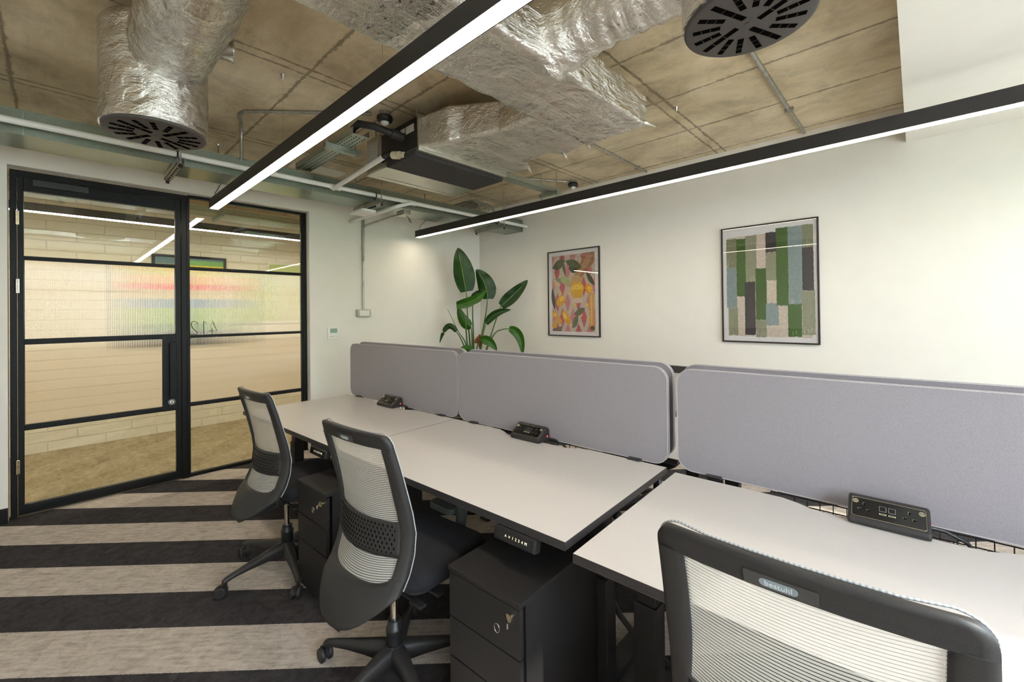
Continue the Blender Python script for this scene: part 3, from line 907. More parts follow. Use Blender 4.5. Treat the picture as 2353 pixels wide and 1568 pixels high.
b = MB(); b.box(1.98, 2.03, -2.4765, -2.4745, 2.635, 2.665, M['label']); b.box(2.045, 2.14, -2.4765, -2.4745, 2.615, 2.665, M['label']); fp(b, 'rating_label')
for x, y in ((1.58, -2.44), (2.12, -2.44), (1.58, -1.70), (2.12, -1.70)):
    b = MB(); b.cyl((x, y, 2.70), (x, y, ZC), .005, M['galv_rod'], 8); fp(b, 'hanging_rod')
tag(t, 'galvanised fan coil unit with a black foam drain tray hung from the ceiling', 'air conditioner')

t = empty('insulated_hose', (1.95, -2.6, 2.6))
b = MB(); b.tube([(1.70, -2.70, 2.635), (1.78, -2.72, 2.665), (1.87, -2.725, 2.668), (1.95, -2.66, 2.645), (1.99, -2.58, 2.62), (2.0, -2.48, 2.61)], [.016, .022, .024, .024, .023, .023], M['rubber'], 14)
b.build('black_hose', t, (-1.95, 2.6, -2.6))
b = MB(); b.cyl((1.995, -2.56, 2.617), (2.005, -2.475, 2.607), .030, M['rod_grey'] if 'rod_grey' in M else M['plastic'], 20); b.build('connector', t, (-1.95, 2.6, -2.6))
tag(t, 'thick black insulated hose curving from the cable tray to the fan coil unit', 'hose')

# galvanised rectangular trunk along the glass wall
t = empty('galvanised_duct', (.758, -2.7, 2.425))
b = MB(); b.box(-.154, .15, -2.79, 2.68, 0, .138, M['galv']); b.box(.15, .154, -2.79, 2.68, .131, .143, M['galv'])
b.box(-.156, .153, 2.655, 2.682, -.003, .140, M['galv'])
b.build('duct_body', t, bevel=.001)
for y in (-1.55, .05, 1.4):
    b = MB(); b.box(-.157, .1525, y, y + .004, -.002, .139, M['galv_tray']); b.build('joint_flange', t)
tag(t, 'long flat galvanised duct running along above the glass partition', 'duct')

# white condensate pipe and its branches
t = empty('white_pipe', (.97, -2.7, 2.477)); PW = M['pipe_white']
b = MB(); b.cyl((0, -2.79, 0), (0, 2.695, .004), .0190, PW, 18); b.build('main_run', t)
for y in (.216, .978):
    b = MB(); b.cyl((0, y - .045, 0), (0, y + .045, 0), .0245, PW, 18); b.build('tee_joint', t)
b = MB(); b.tube([(0, .20, -.015), (.05, .20, -.012), (.88, .17, .023)], .0185, PW, 16); b.build('branch_pipe', t)
b = MB(); b.tube([(.88, .17, .023), (.915, .17, .035), (.94, .19, .028), (.95, .225, .023)], .021, M['gloss_black'], 16); o = b.build('elbow', t); o['label'] = 'black elbow joint'
b = MB(); b.cyl((.95, .20, .023), (1.02, .212, .008), .027, M['beige'], 18); b.cyl((1.01, .210, .009), (1.06, .216, .003), .020, M['beige'], 18); o = b.build('connector', t); o['label'] = 'cream plastic connector'
b = MB(); b.tube([(-.895, .785, -.077), (-.10, .785, -.077), (-.02, .79, -.074), (.02, .81, -.066), (.028, .86, -.046), (.02, .94, -.015), (0, .975, 0)], .0185, PW, 16); b.build('branch_pipe', t)
tag(t, 'white plastic condensate pipe running along the side of the galvanised duct', 'pipe')

def strut(y, label):
    t = empty('strut_bracket', (.846, y, 2.385))
    b = MB(); b.box(-.26, .25, -.02, .02, 0, .003, M['galv_rod']); b.box(-.26, .25, -.02, -.017, 0, .036, M['galv_rod']); b.box(-.26, .25, .017, .02, 0, .036, M['galv_rod'])
    for k in range(9):
        b.box(-.22 + k * .055, -.195 + k * .055, -.006, .006, -.0006, .0002, M['slot'])
    b.build('channel', t)
    for x in (-.25, .235):
        b = MB(); b.cyl((x, 0, -.018), (x, 0, ZC - 2.385), .0045, M['galv_rod'], 8); b.cyl((x, 0, -.022), (x, 0, -.002), .011, M['plastic_black'], 8); b.build('threaded_rod', t)
    b = MB(); n = 18
    b.tube([(.12 + .026 * math.cos(2 * PI * k / n), 0, .09 + .026 * math.sin(2 * PI * k / n)) for k in range(n + 1)], .0055, M['plastic_black'], 8); b.cyl((.12, 0, .036), (.12, 0, .066), .005, M['plastic_black'], 8)
    o = b.build('pipe_clip', t); o['label'] = 'black pipe clip'
    tag(t, label, 'bracket', 'strut brackets carrying the duct')
strut(-3.561, 'steel strut bracket under the duct above the glass door')
strut(-2.109, 'steel strut bracket under the duct beside the white wireless unit')
strut(-.530, 'steel strut bracket under the far end of the duct near the corner')

# wireless access point
t = empty('wireless_unit', (.86, -2.16, 2.325))
b = MB(); b.prism(rrect(-.15, .10, -.075, .075, .03), 0, .022, M['white_plastic']); b.build('body', t, bevel=.006)
b = MB(); b.prism(rrect(.0, .098, -.07, .07, .028), .0, -.003, M['white_plastic']); b.build('front_cover', t)
b = MB(); b.box(-.13, .2, -.008, .008, .022, .034, M['black_metal']); b.build('mounting_arm', t)
tag(t, 'white wireless access point under the duct', 'access point')

# cable trays
def tray(name, L, w, loc, rz, label, hang):
    t = empty(name, loc, rz)
    b = MB(); G = M['galv_tray']; b.box(0, L, -w / 2, w / 2, 0, .002, G); b.box(0, L, -w / 2, -w / 2 + .002, 0, .045, G); b.box(0, L, w / 2 - .002, w / 2, 0, .045, G)
    nr = 4; k = 0; x = .02
    while x < L - .03:
        for r in range(nr):
            yy = -w / 2 + w * (r + .5) / nr; o = .012 if r % 2 else 0
            b.box(x + o, x + o + .014, yy - .0035, yy + .0035, -.0007, .0001, M['slot'])
        x += .034
    b.build('perforated_tray', t)
    for x in hang:
        b = MB(); b.box(x - .02, x + .02, -w / 2 - .07, w / 2 + .06, -.042, -.001, G)
        for yy in (-w / 2 - .05, w / 2 + .04):
            b.cyl((x, yy, -.05), (x, yy, ZC - loc[2]), .0045, M['galv_rod'], 8); b.cyl((x, yy, -.054), (x, yy, -.042), .010, M['chrome'], 6)
        b.build('trapeze_hanger', t)
    tag(t, label, 'cable tray', 'perforated cable trays')
tray('cable_tray', 1.0, .12, (.85, -2.70, 2.60), 0, 'perforated galvanised cable tray beside the fan coil unit, seen past the pendant light', [.72])
tray('cable_tray', .95, .10, (1.88, -1.50, 2.60), PI / 2, 'perforated galvanised cable tray running from the fan coil unit to the picture wall', [.8])

# ceiling conduits and sensors
def conduit(pts, label, r=.0105, clips=()):
    t = empty('conduit', pts[0])
    p0 = Vector(pts[0])
    b = MB(); b.tube([Vector(p) - p0 for p in pts], r, M['galv_rod'], 12); b.build('pipe', t)
    for c in clips:
        b = MB(); c = Vector(c) - p0; b.box(c.x - .028, c.x + .028, c.y - .008, c.y + .008, c.z - r - .002, ZC - p0.z - .0005, M['galv_rod']); b.build('clip', t, bevel=.004)
    tag(t, label, 'conduit', 'galvanised conduits')
    return t
zc = ZC - .013
conduit([(3.935, -2.2, zc), (3.937, -1.2, zc), (3.939, -.02, zc)], 'galvanised conduit on the concrete between the nearer diffuser and the picture wall', .0125, [(3.938, -.57, zc)])
conduit([(2.60, -1.5, zc), (2.60, -.9, zc), (2.60, -.02, zc)], 'galvanised conduit on the concrete from the foil duct to the picture wall', .0115, [(2.60, -.2, zc)])
conduit([(.92, -3.17, 2.545), (.92, -3.17, 2.70), (.94, -3.175, zc - .03), (1.0, -3.19, zc), (1.14, -3.235, zc), (1.21, -3.225, zc), (1.30, -3.14, zc), (1.80, -2.60, zc)], 'bent galvanised conduit from the flat duct to the ceiling sensor', .0115, [(1.12, -3.23, zc)])
conduit([(1.42, -1.02, zc), (1.84, -.32, zc)], 'thin galvanised conduit leading to the far ceiling sensor', .009)
for k in range(4):
    conduit([(.2 + .0, -.95 + k * .075, 2.64), (.9, -.95 + k * .075, 2.64), (1.0, -.94 + k * .07, 2.635), (1.05, -.90 + k * .07, 2.60), (1.06, -.88 + k * .07, 2.545)], ['first', 'second', 'third', 'fourth'][k] + ' bent conduit, from the door side, behind the flat duct near the corner', .012)

def sensor(x, y, label):
    t = empty('ceiling_sensor', (x, y, ZC))
    b = MB(); b.lathe([(.04, 0), (.04, -.028)], M['galv_rod'], 28); b.build('conduit_box', t)
    b = MB(); b.lathe([(.044, -.026), (.054, -.034), (.056, -.05), (.048, -.068), (.030, -.072)], M['plastic_black'], 36); b.build('housing', t)
    b = MB(); b.lathe([(.029, -.070), (.028, -.080), (.020, -.090), (.008, -.095)], M['white_plastic'], 28); o = b.build('lens', t); o['label'] = 'white domed lens'
    tag(t, label, 'sensor', 'ceiling motion sensors')
sensor(1.865, -2.53, 'black ceiling motion sensor above the fan coil unit')
sensor(1.88, -.275, 'black ceiling motion sensor near the picture wall')

# wall conduit with switch box, thermostat
t = empty('wall_switch', (.07, -1.775, 1.40))
b = MB(); b.prism(rrect(-.077, .077, -.041, .041, .008), 0, .045, M['galv_rod'], 'x'); b.build('metal_box', t, bevel=.003)
b = MB(); b.box(.045, .047, -.058, .058, -.029, .029, M['white_plastic']); b.build('switch_plate', t)
for k in range(4):
    b = MB(); b.box(.047, .051, -.054 + k * .028, -.030 + k * .028, -.02, .02, M['white_plastic']); b.build('rocker', t, bevel=.001)
tag(t, 'surface mounted metal switch box with four white rockers', 'light switch')
conduit([(.09, -1.775, 1.441), (.09, -1.775, 2.26), (.095, -1.775, 2.32), (.13, -1.775, 2.362), (.19, -1.775, 2.372), (.84, -1.775, 2.378)], 'galvanised conduit rising up the wall from the switch box', .0105, [(.092, -1.775, 1.99)])
t = empty('junction_box', (.93, -1.775, 2.35)); b = MB(); b.box(-.08, .05, -.04, .04, 0, .05, M['galv_rod']); b.build('metal_box', t, bevel=.003)
b = MB(); b.tube([(.03, 0, .0), (.06, .02, -.04), (.055, .04, -.07), (.03, .04, -.06), (.02, .03, -.03)], .003, M['plastic_black'], 8); b.build('loose_cable', t)
tag(t, 'small steel junction box with a loose black cable under the duct', 'junction box')
t = empty('thermostat', (.07, -2.114, 1.19))
b = MB(); b.prism(rrect(-.058, .058, -.063, .063, .004), 0, .016, M['white_plastic'], 'x'); b.build('body', t, bevel=.002)
b = MB(); b.box(.016, .0165, -.034, .042, .004, .050, M['lcd']); o = b.build('display', t); o['label'] = 'green grey display'
for y in (-.036, -.018, .0, .040):
    b = MB(); b.cyl((.016, y, -.036), (.0175, y, -.036), .0045, M['grey_mark'], 12); b.build('button', t)
tag(t, 'white wall thermostat with a green grey display', 'thermostat')

# ================================================================== PICTURES
def frame(t, w, h, fw=.012, d=.022):
    b = MB()
    for (x0, x1, z0, z1) in ((-w / 2, w / 2, h / 2 - fw, h / 2), (-w / 2, w / 2, -h / 2, -h / 2 + fw), (-w / 2, -w / 2 + fw, -h / 2 + fw, h / 2 - fw), (w / 2 - fw, w / 2, -h / 2 + fw, h / 2 - fw)):
        b.box(x0, x1, -d, 0, z0, z1, M['frame'])
    b.build('frame', t, bevel=.001)
    b = MB(); b.box(-w / 2 + fw, w / 2 - fw, -.010, -.001, -h / 2 + fw, h / 2 - fw, M['mount']); o = b.build('mount', t)
    b = MB(); b.box(-w / 2 + fw, w / 2 - fw, -.0175, -.0155, -h / 2 + fw, h / 2 - fw, M['art_glass']); b.build('glass', t)
M['frame'] = simple('black_brown_frame', (0.02, 0.014, 0.012), 0.4, var=0.1)

t = empty('framed_print', (3.663, -0.001, 1.611))
frame(t, .72, 1.01)
b = MB(); lay = [0]
def patch(x0, x1, z0, z1, c, rag=.004, seed=None, dry=0):
    """brush stroke in print coordinates 0..1 (x right, z down)"""
    lay[0] += 1; y = -.0102 - lay[0] * .00006
    W_, H_ = .66, .92
    X0, X1, Z0, Z1 = -.33 + x0 * W_, -.33 + x1 * W_, .455 - z1 * H_, .455 - z0 * H_
    pts = []; n = 14; m = 26; r = random.Random(lay[0])
    for k in range(n): pts.append((X0 + (X1 - X0) * k / n, Z0 + r.uniform(-rag, rag) * 1.4))
    for k in range(m): pts.append((X1 + r.uniform(-rag, rag) * .45, Z0 + (Z1 - Z0) * k / m))
    for k in range(n): pts.append((X1 - (X1 - X0) * k / n, Z1 + r.uniform(-rag, rag) * 1.2))
    for k in range(m): pts.append((X0 + r.uniform(-rag, rag) * .45, Z1 - (Z1 - Z0) * k / m))
    ids = [b.vert((px, y, pz)) for px, pz in pts]
    b.face(ids, paint(tuple(q * (.72 if c != SAND else .9) for q in c)))
    if dry:
        for k in range(dry):
            lay[0] += 0
            px = r.uniform(X0, X1); L = r.uniform(.01, .045)
            ww = r.uniform(.0008, .0022); zz = Z0 + r.uniform(0, .04)
            i = [b.vert((px, y - .00003, zz)), b.vert((px + ww, y - .00003, zz)), b.vert((px + ww, y - .00003, zz + L)), b.vert((px, y - .00003, zz + L))]
            b.face(i, paint((.70, .60, .48)))
SAND = (.66, .55, .45); OLV = (.28, .29, .17); SAGE = (.36, .37, .24); GRN = (.075, .17, .022); BLUE = (.32, .40, .40); DRK = (.055, .045, .05)
patch(.03, .97, .04, .985, SAND, .002)
cw = [(.015, .14), (.14, .255), (.25, .38), (.375, .49), (.485, .605), (.60, .73), (.73, .885), (.875, 1.0)]
def col(k): return cw[k]
# columns left to right (positions as fractions of the print)
patch(*col(0), .055, .33, OLV, dry=10); patch(*col(0), .33, .715, BLUE); patch(.035, .15, .715, .975, SAGE)
patch(*col(1), .06, .61, GRN)
patch(*col(2), .04, .50, SAGE, dry=6); patch(.235, .36, .475, .97, DRK)
patch(.365, .49, .355, .83, GRN); patch(.365, .485, .83, .99, SAGE, dry=9)
patch(*col(4), .03, .215, DRK); patch(*col(4), .215, .47, SAGE); patch(.48, .62, .68, .88, BLUE)
patch(*col(5), .0, .70, GRN)
patch(*col(6), 0, .70, BLUE, dry=14); patch(.72, .865, .69, .98, GRN, dry=4)
patch(.88, .99, 0, .20, OLV, dry=10); patch(.875, .99, .20, .575, DRK); patch(.87, 1.0, .575, .96, SAGE, dry=18)
# small pencil scribble
b.tube([(-.33 + .66 * (.52 + k * .012), -.0118, .455 - .92 * (.935 + .010 * math.sin(k * 2.3))) for k in range(10)], .0007, M['grey_mark'], 4)
o = b.build('print', t); o['label'] = 'abstract print of vertical brush strokes in greens, blue and black'
tag(t, 'large framed print of vertical green, blue and black brush strokes', 'picture')

t = empty('framed_print', (1.675, -0.001, 1.608))
frame(t, .725, 1.01)
b = MB(); W2, H2 = .60, .90
def PX(x, z): return (-.305 + x * W2 + .005, .45 - z * H2)
lay[0] = 0
def poly(pts, c):
    lay[0] += 1; y = -.0102 - lay[0] * .00003
    b.face([b.vert((PX(x, z)[0], y, PX(x, z)[1])) for x, z in pts][::-1], paint(c))
def ell(cx, cz, rx, rz, c, a=0, n=22):
    pts = []
    for k in range(n):
        t_ = 2 * PI * k / n; x = rx * math.cos(t_); z = rz * math.sin(t_)
        pts.append((cx + x * math.cos(a) - z * math.sin(a), cz + (x * math.sin(a) + z * math.cos(a)) * W2 / H2 if False else cz + (x * math.sin(a) + z * math.cos(a))))
    poly(pts, c)
def leaf2(x0, z0, x1, z1, w, c):
    dx, dz = x1 - x0, z1 - z0; L = math.hypot(dx, dz); nx, nz = -dz / L, dx / L; pts = []
    for k in range(9): s = k / 8; pts.append((x0 + dx * s + nx * w * math.sin(PI * s), z0 + dz * s + nz * w * math.sin(PI * s)))
    for k in range(7, 0, -1): s = k / 8; pts.append((x0 + dx * s - nx * w * math.sin(PI * s) * .8, z0 + dz * s - nz * w * math.sin(PI * s) * .8))
    poly(pts, c)
PINK = (.50, .10, .12); CREAM = (.55, .45, .37); YEL = (.72, .36, .01); ORG = (.75, .28, .02); LG = (.10, .11, .04); DG = (.05, .06, .03)
def clip01(pts): return [(min(1, max(0, x)), min(1, max(0, z))) for x, z in pts]
poly([(0, 0), (1, 0), (1, 1), (0, 1)], CREAM)
for i in range(-1, 6):
    for j in range(-1, 6):
        cx = i * .25 + (.0 if j % 2 == 0 else .125); cz = j * .2 + .02
        pts = clip01([(cx, cz - .13), (cx + .07, cz), (cx, cz + .13), (cx - .07, cz)])
        if max(p[0] for p in pts) - min(p[0] for p in pts) > .02 and max(p[1] for p in pts) - min(p[1] for p in pts) > .02: poly(pts, PINK if (i + j) % 2 else (.58, .19, .20))
for (sx_, sz) in ((.20, .50), (.40, .50), (.18, .12), (.68, .78), (.82, .66), (.85, .84), (.55, .66), (.30, .80), (.12, .38)):
    pts = []
    for k in range(16):
        r = .055 if k % 2 == 0 else .022; pts.append((sx_ + r * math.cos(k * PI / 8), sz + r * .7 * math.sin(k * PI / 8)))
    poly(pts, (.80, .50, .12))
poly([(.86, .52), (.98, .52), (.98, .94), (.88, .94)], (.62, .32, .08)); poly([(.90, .54), (.93, .54), (.93, .92), (.91, .92)], (.74, .50, .16))
poly(clip01([(.78, .0), (1.0, .0), (.97, .14), (.72, .30), (.66, .42), (.50, .42), (.46, .34), (.60, .22)]), (.34, .17, .09)); poly([(.82, .04), (.95, .04), (.88, .14), (.66, .28), (.60, .26)], (.45, .25, .14))
leaf2(.0, .16, .33, .07, .07, LG); leaf2(.33, .08, .72, .18, .07, LG); leaf2(.40, .17, .62, .22, .05, DG); leaf2(.24, .0, .34, .30, .035, (.12, .11, .07)); leaf2(.80, .24, 1.0, .42, .045, DG); leaf2(.06, .30, .36, .36, .035, (.24, .24, .13))
ell(.30, .32, .09, .05, (.42, .44, .20)); ell(.38, .37, .06, .05, (.38, .40, .14)); leaf2(0, .42, .06, .72, .05, DG)
ell(.59, .35, .13, .08, (.52, .34, .15)); ell(.60, .45, .155, .085, (.78, .50, .03)); ell(.60, .52, .12, .07, (.75, .42, .02)); ell(.58, .40, .10, .045, YEL, .1); ell(.60, .43, .085, .035, (.85, .62, .12)); ell(.60, .43, .055, .022, (.80, .50, .04)); poly([(.45, .47), (.75, .47), (.68, .585), (.52, .585)], (.70, .38, .02)); ell(.61, .60, .12, .035, (.70, .50, .42))
ell(.86, .455, .085, .058, ORG, .2); ell(.88, .46, .055, .042, (.85, .50, .06), .2); ell(.21, .60, .115, .068, YEL, -.3); ell(.24, .57, .06, .03, (.88, .58, .06), -.3)
ell(.06, .78, .065, .047, ORG); ell(.06, .78, .045, .032, (.85, .52, .05)); ell(.34, .82, .125, .062, YEL, .7); ell(.31, .80, .05, .03, (.88, .60, .08), .7); ell(.16, .855, .075, .045, ORG, .3); ell(.16, .855, .05, .030, (.66, .36, .05), .3); ell(.05, .92, .065, .05, YEL); poly(clip01([(0, .97), (.25, .93), (.22, 1), (0, 1)]), (.20, .12, .10))
leaf2(.52, .78, .78, .70, .05, (.12, .12, .07)); leaf2(.48, .96, .62, .78, .06, (.13, .15, .08)); ell(.94, .95, .05, .03, LG)
o = b.build('print', t); o['label'] = 'print of oranges, a glass of juice and leaves on pink diamonds'
tag(t, 'framed print of citrus fruit and a juice glass on pink diamonds', 'picture')

# ================================================================== DESKS
ZT = .70
def desk(xc, yf, rear=False, label='', group='', num='', ctrl=.45):
    """desk local frame: x right, y back from the front edge (0..0.8)"""
    t = empty('desk', DW(xc, yf, 0), Q + (PI if rear else 0)); w = .6925; d = .80
    pts = [(-w, 0), (w, 0), (w, d)]
    for k in range(13):
        s = k / 12; x = .30 - .60 * s; e = .5 - .5 * math.cos(min(1, min(s, 1 - s) * 5) * PI)
        pts.append((x, d - .05 * e))
    pts.append((-w, d))
    b = MB(); b.prism(pts, ZT - .027, ZT, M['desk_top'], 'z', False, M['edge']); b.build('desktop', t, bevel=.0012, seg=1)
    for s in (-1, 1):
        x = s * (w - .075)
        b = MB(); b.box(x - .04, x + .04, .31, .38, .03, .42, M['charcoal']); b.box(x - .034, x + .034, .317, .373, .42, .655, M['charcoal']); b.build('leg', t, bevel=.004)
        b = MB(); b.prism([(.05, 0), (.75, 0), (.75, .012), (.42, .032), (.28, .032), (.05, .012)], x - .038, x + .038, M['charcoal'], 'x'); b.build('foot', t, bevel=.002)
        b = MB(); b.prism([(.06, .655), (.06, .673), (.74, .673), (.74, .655), (.5, .632), (.2, .632)], x - .02, x + .02, M['charcoal'], 'x'); b.build('support_bracket', t)
    b = MB(); b.box(-w + .04, w - .04, .325, .365, .632, .668, M['charcoal']); b.build('crossbar', t)
    b = MB()
    for y in (.70, .76, .82): b.box(-.36, .36, y, y + .004, .585, .589, M['plastic_black'])
    for k in range(19): b.box(-.36 + k * .04, -.357 + k * .04, .70, .825, .585, .589, M['plastic_black']); b.box(-.36 + k * .04, -.357 + k * .04, .822, .825, .585, .665, M['plastic_black'])
    b.box(-.36, .36, .822, .825, .625, .629, M['plastic_black']); b.box(-.36, .36, .822, .825, .661, .665, M['plastic_black'])
    b.build('cable_basket', t)
    if ctrl is not None and not rear:
        p = MB(); p.box(-.088, .088, -.004, .030, -.044, 0, M['plastic_black']); o = p.build('control_panel', t, (ctrl, -.006, .672), (-.18, 0, 0), bevel=.006)
        g = MB(); g.box(-.080, .080, -.0055, -.0045, -.035, -.006, M['gloss_black']); g.build('glass_front', o)
        text_mesh('digits', '\u2227  \u2228  1  2  3  4  M', .0125, M['glyph'], o, (.010, -.0062, -.0205), (PI / 2, 0, 0), .0002)
    tag(t, label, 'desk', group)
    return t
desk(1.5855, -3.245, False, 'pale topped desk with dark edges nearest the glass door, front row', 'height adjustable desks', ctrl=.50)
M['post'] = simple('grey_green_metal', (0.075, 0.08, 0.075), 0.45, var=0.05)
MIDDESK = desk(2.9720, -3.245, False, 'pale topped desk with dark edges in the middle of the front row', 'height adjustable desks', ctrl=.50)
b = MB(); b.tube([(-.03, .25, .655), (-.035, .25, .50), (-.075, .25, .235), (-.08, .25, .02)], [.026, .025, .020, .018], M['post'], 16); b.build('support_post', MIDDESK)
b = MB(); b.prism(rrect(-.22, -.06, .20, .29, .03), .475, .503, M['post']); b.prism([(-.10, .23), (-.02, .23), (-.02, .27), (-.10, .27)], .485, .50, M['post']); b.build('cable_box', MIDDESK, bevel=.004)
desk(4.4050, -3.280, False, 'pale topped desk with dark edges behind the nearest chair', 'height adjustable desks', ctrl=None)
for xc, lb in ((1.5855, 'pale topped desk behind the screens nearest the potted plant'), (2.972, 'pale topped desk behind the middle screens'), (4.405, 'pale topped desk behind the screens at the right')):
    desk(xc, -1.52, True, lb, 'height adjustable desks')

def screen(xc, y, z0, label, side):
    t = empty('desk_screen', DW(xc, y, z0), Q); w = .684; h = .435
    b = MB(); pts = rrect(-w, w, 0, h, .062, 8)
    b.prism(pts, -.011, .011, M['screen'], 'y', True); b.build('fabric_panel', t, bevel=.002)
    b = MB()
    P3 = [(x, -.011, z) for x, z in pts] + [(pts[0][0], -.011, pts[0][1])]
    b.tube(P3, .0020, M['screen_edge'], 6, False); b.tube([(x, .011, z) for x, _, z in P3], .0020, M['screen_edge'], 6, False); o = b.build('piping', t); o['label'] = 'pale edge piping'
    for x in (-w + .15, w - .15):
        b = MB(); b.box(x - .03, x + .03, -.04 if side < 0 else -.011, .011 if side < 0 else .04, -.0, .006, M['plastic_black']); b.box(x - .03, x + .03, -.006, .006, -.035, .004, M['plastic_black']); b.build('clamp', t)
    tag(t, label, 'desk screen', 'grey fabric desk screens')
for xc, a, c in ((1.600, 'nearest the glass door', 'the potted plant'), (2.978, 'in the middle of the desk row', 'the smaller picture'), (4.390, 'at the right, nearest the camera', 'the larger picture')):
    screen(xc, -2.418, ZT + .001, 'grey fabric screen on the front desks ' + a, -1)
    screen(xc - .005, -2.335, ZT + .012, 'grey fabric screen on the rear desks, farther one of the pair towards ' + c, 1)

def module(x, y, label):
    t = empty('power_module', DW(x, y, ZT), Q)
    w = .098; prof = [(-.052, 0), (.035, 0), (.044, .012), (.038, .060), (.024, .073), (.010, .072), (-.058, .024), (-.062, .010)]
    b = MB(); b.prism(prof, -w, w, M['plastic'], 'x'); b.build('body', t, bevel=.007, seg=4)
    # tilted socket face
    ang = math.atan2(.072 - .024, .010 + .058)
    f = empty('face', (0, -.019, .0432)); f.parent = t; f.rotation_euler = (ang, 0, 0)
    bpy.data.objects.remove(f)
    fm = Matrix.Translation((0, -.0245, .0484)) @ Matrix.Rotation(ang, 4, 'X')
    b = MB(); b.X = fm
    b.prism(rrect(-.088, .088, -.035, .034, .007), 0, .0012, M['gloss_black']); o = b.build('face_plate', t)
    b = MB(); b.X = fm; pts = rrect(-.088, .088, -.035, .034, .007)
    b.tube([(x_, y_, .0012) for x_, y_ in pts + pts[:1]], .0006, M['brass'], 5, False); b.build('face_trim', t)
    b = MB(); b.X = fm
    def slot(cx, cy, sx_, sy_):
        b.box(cx - sx_ - .0007, cx + sx_ + .0007, cy - sy_ - .0007, cy + sy_ + .0007, .0011, .0015, M['beige']); b.box(cx - sx_, cx + sx_ + .0008, cy - sy_ - .0008, cy + sy_, .0014, .0018, M['slot'])
    for s in (-.058, .05):
        b = MB(); b.X = fm
        slot(s, .013, .002, .004); slot(s - .011, -.008, .0035, .002); slot(s + .011, -.008, .0035, .002)
        b.build('socket_outlet', t)
    for x_ in (-.012, .010):
        b = MB(); b.X = fm
        b.prism(rrect(x_ - .0085, x_ + .0085, -.002, .016, .001), .0011, .0016, M['grey_mark']); b.box(x_ - .0076, x_ + .0076, -.0011, .0151, .0015, .0019, M['gloss_black'])
        b.build('switch_button', t)
    for x_ in (-.012, .010):
        b = MB(); b.X = fm
        b.box(x_ - .0085, x_ + .0085, -.014, -.0095, .0011, .0017, M['beige']); b.box(x_ - .007, x_ + .007, -.013, -.0105, .0016, .0019, M['slot'])
        b.build('charging_port', t)
    for s in (-.079, .079):
        b = MB(); b.X = fm
        for r in (.007, .0045, .002):
            b.tube([(s + r * math.cos(2 * PI * k / 18), .020 + r * math.sin(2 * PI * k / 18), .0014) for k in range(19)], .0005, M['beige'], 4, False)
        b.build('switch_ring', t)
    b = MB(); b.cyl((.096, .018, .025), (.1005, .018, .025), .0035, M['led_red'], 12); o = b.build('indicator_light', t); o['label'] = 'small red indicator light'
    b = MB(); b.tube([(.09, .03, .012), (.13, .045, .006), (.18, .06, -.02), (.22, .07, -.08)], .006, M['plastic_black'], 8); b.build('power_lead', t)
    tag(t, label, 'power module', 'desktop socket modules')
module(1.592, -2.478, 'small black socket module on the desk nearest the glass door')
module(2.928, -2.478, 'small black socket module on the middle front desk')
module(4.395, -2.508, 'black socket module with tilted face on the desk at the right')

def pedestal(x0, label):
    w = .305; d = .55; h = .55
    t = empty('drawer_pedestal', DW(x0, -3.372, 0), Q); C_ = M['charcoal']
    b = MB(); b.box(0, w, .030, d, .02, h - .016, C_); b.build('carcass', t, bevel=.001)
    b = MB(); b.box(-.002, w + .002, -.004, d, h - .016, h, C_); b.build('top_panel', t, bevel=.001)
    for k, (z0, z1) in enumerate(((.385, .529), (.255, .381), (.03, .251))):
        b = MB(); b.box(0, w, 0, .017, z0, z1, C_); dr = b.build('drawer', t, bevel=.001)
        if k == 0:
            b = MB(); b.cyl((w - .035, 0, z1 - .03), (w - .035, -.010, z1 - .03), .012, M['brass'], 20); o = b.build('lock', dr); o['label'] = 'brass coloured lock'
            b = MB(); b.X = Matrix.Translation((w - .035, -.02, z1 - .03)) @ Matrix.Rotation(.9, 4, 'Z'); b.box(-.002, .002, -.025, .012, -.008, .008, M['chrome'])
            b.X = Matrix.Identity(4); b.tube([(w - .058 + .010 * math.cos(2 * PI * q / 16), -.034, z1 - .055 + .013 * math.sin(2 * PI * q / 16)) for q in range(17)], .0011, M['chrome'], 6, False)
            o = b.build('key', dr); o['label'] = 'key with a wire ring'
    tag(t, label, 'drawer unit', 'three drawer pedestals')
pedestal(2.112, 'black three drawer pedestal between the two farther chairs')
pedestal(3.285, 'black three drawer pedestal with a key under the right end of the middle desk')

t = empty('power_cable', DW(3.62, -2.5, 0), Q)
b = MB(); b.tube([(-.16, -.28, .62), (-.13, -.30, .42), (-.06, -.30, .29), (-.01, -.30, .222), (.04, -.30, .183), (.10, -.30, .153), (.28, -.28, .08), (.48, -.25, .014), (.7, -.2, .012)], .011, M['rubber'], 10); b.build('sheath', t)
tag(t, 'thick black cable curving down to the carpet under the right desk', 'cable')

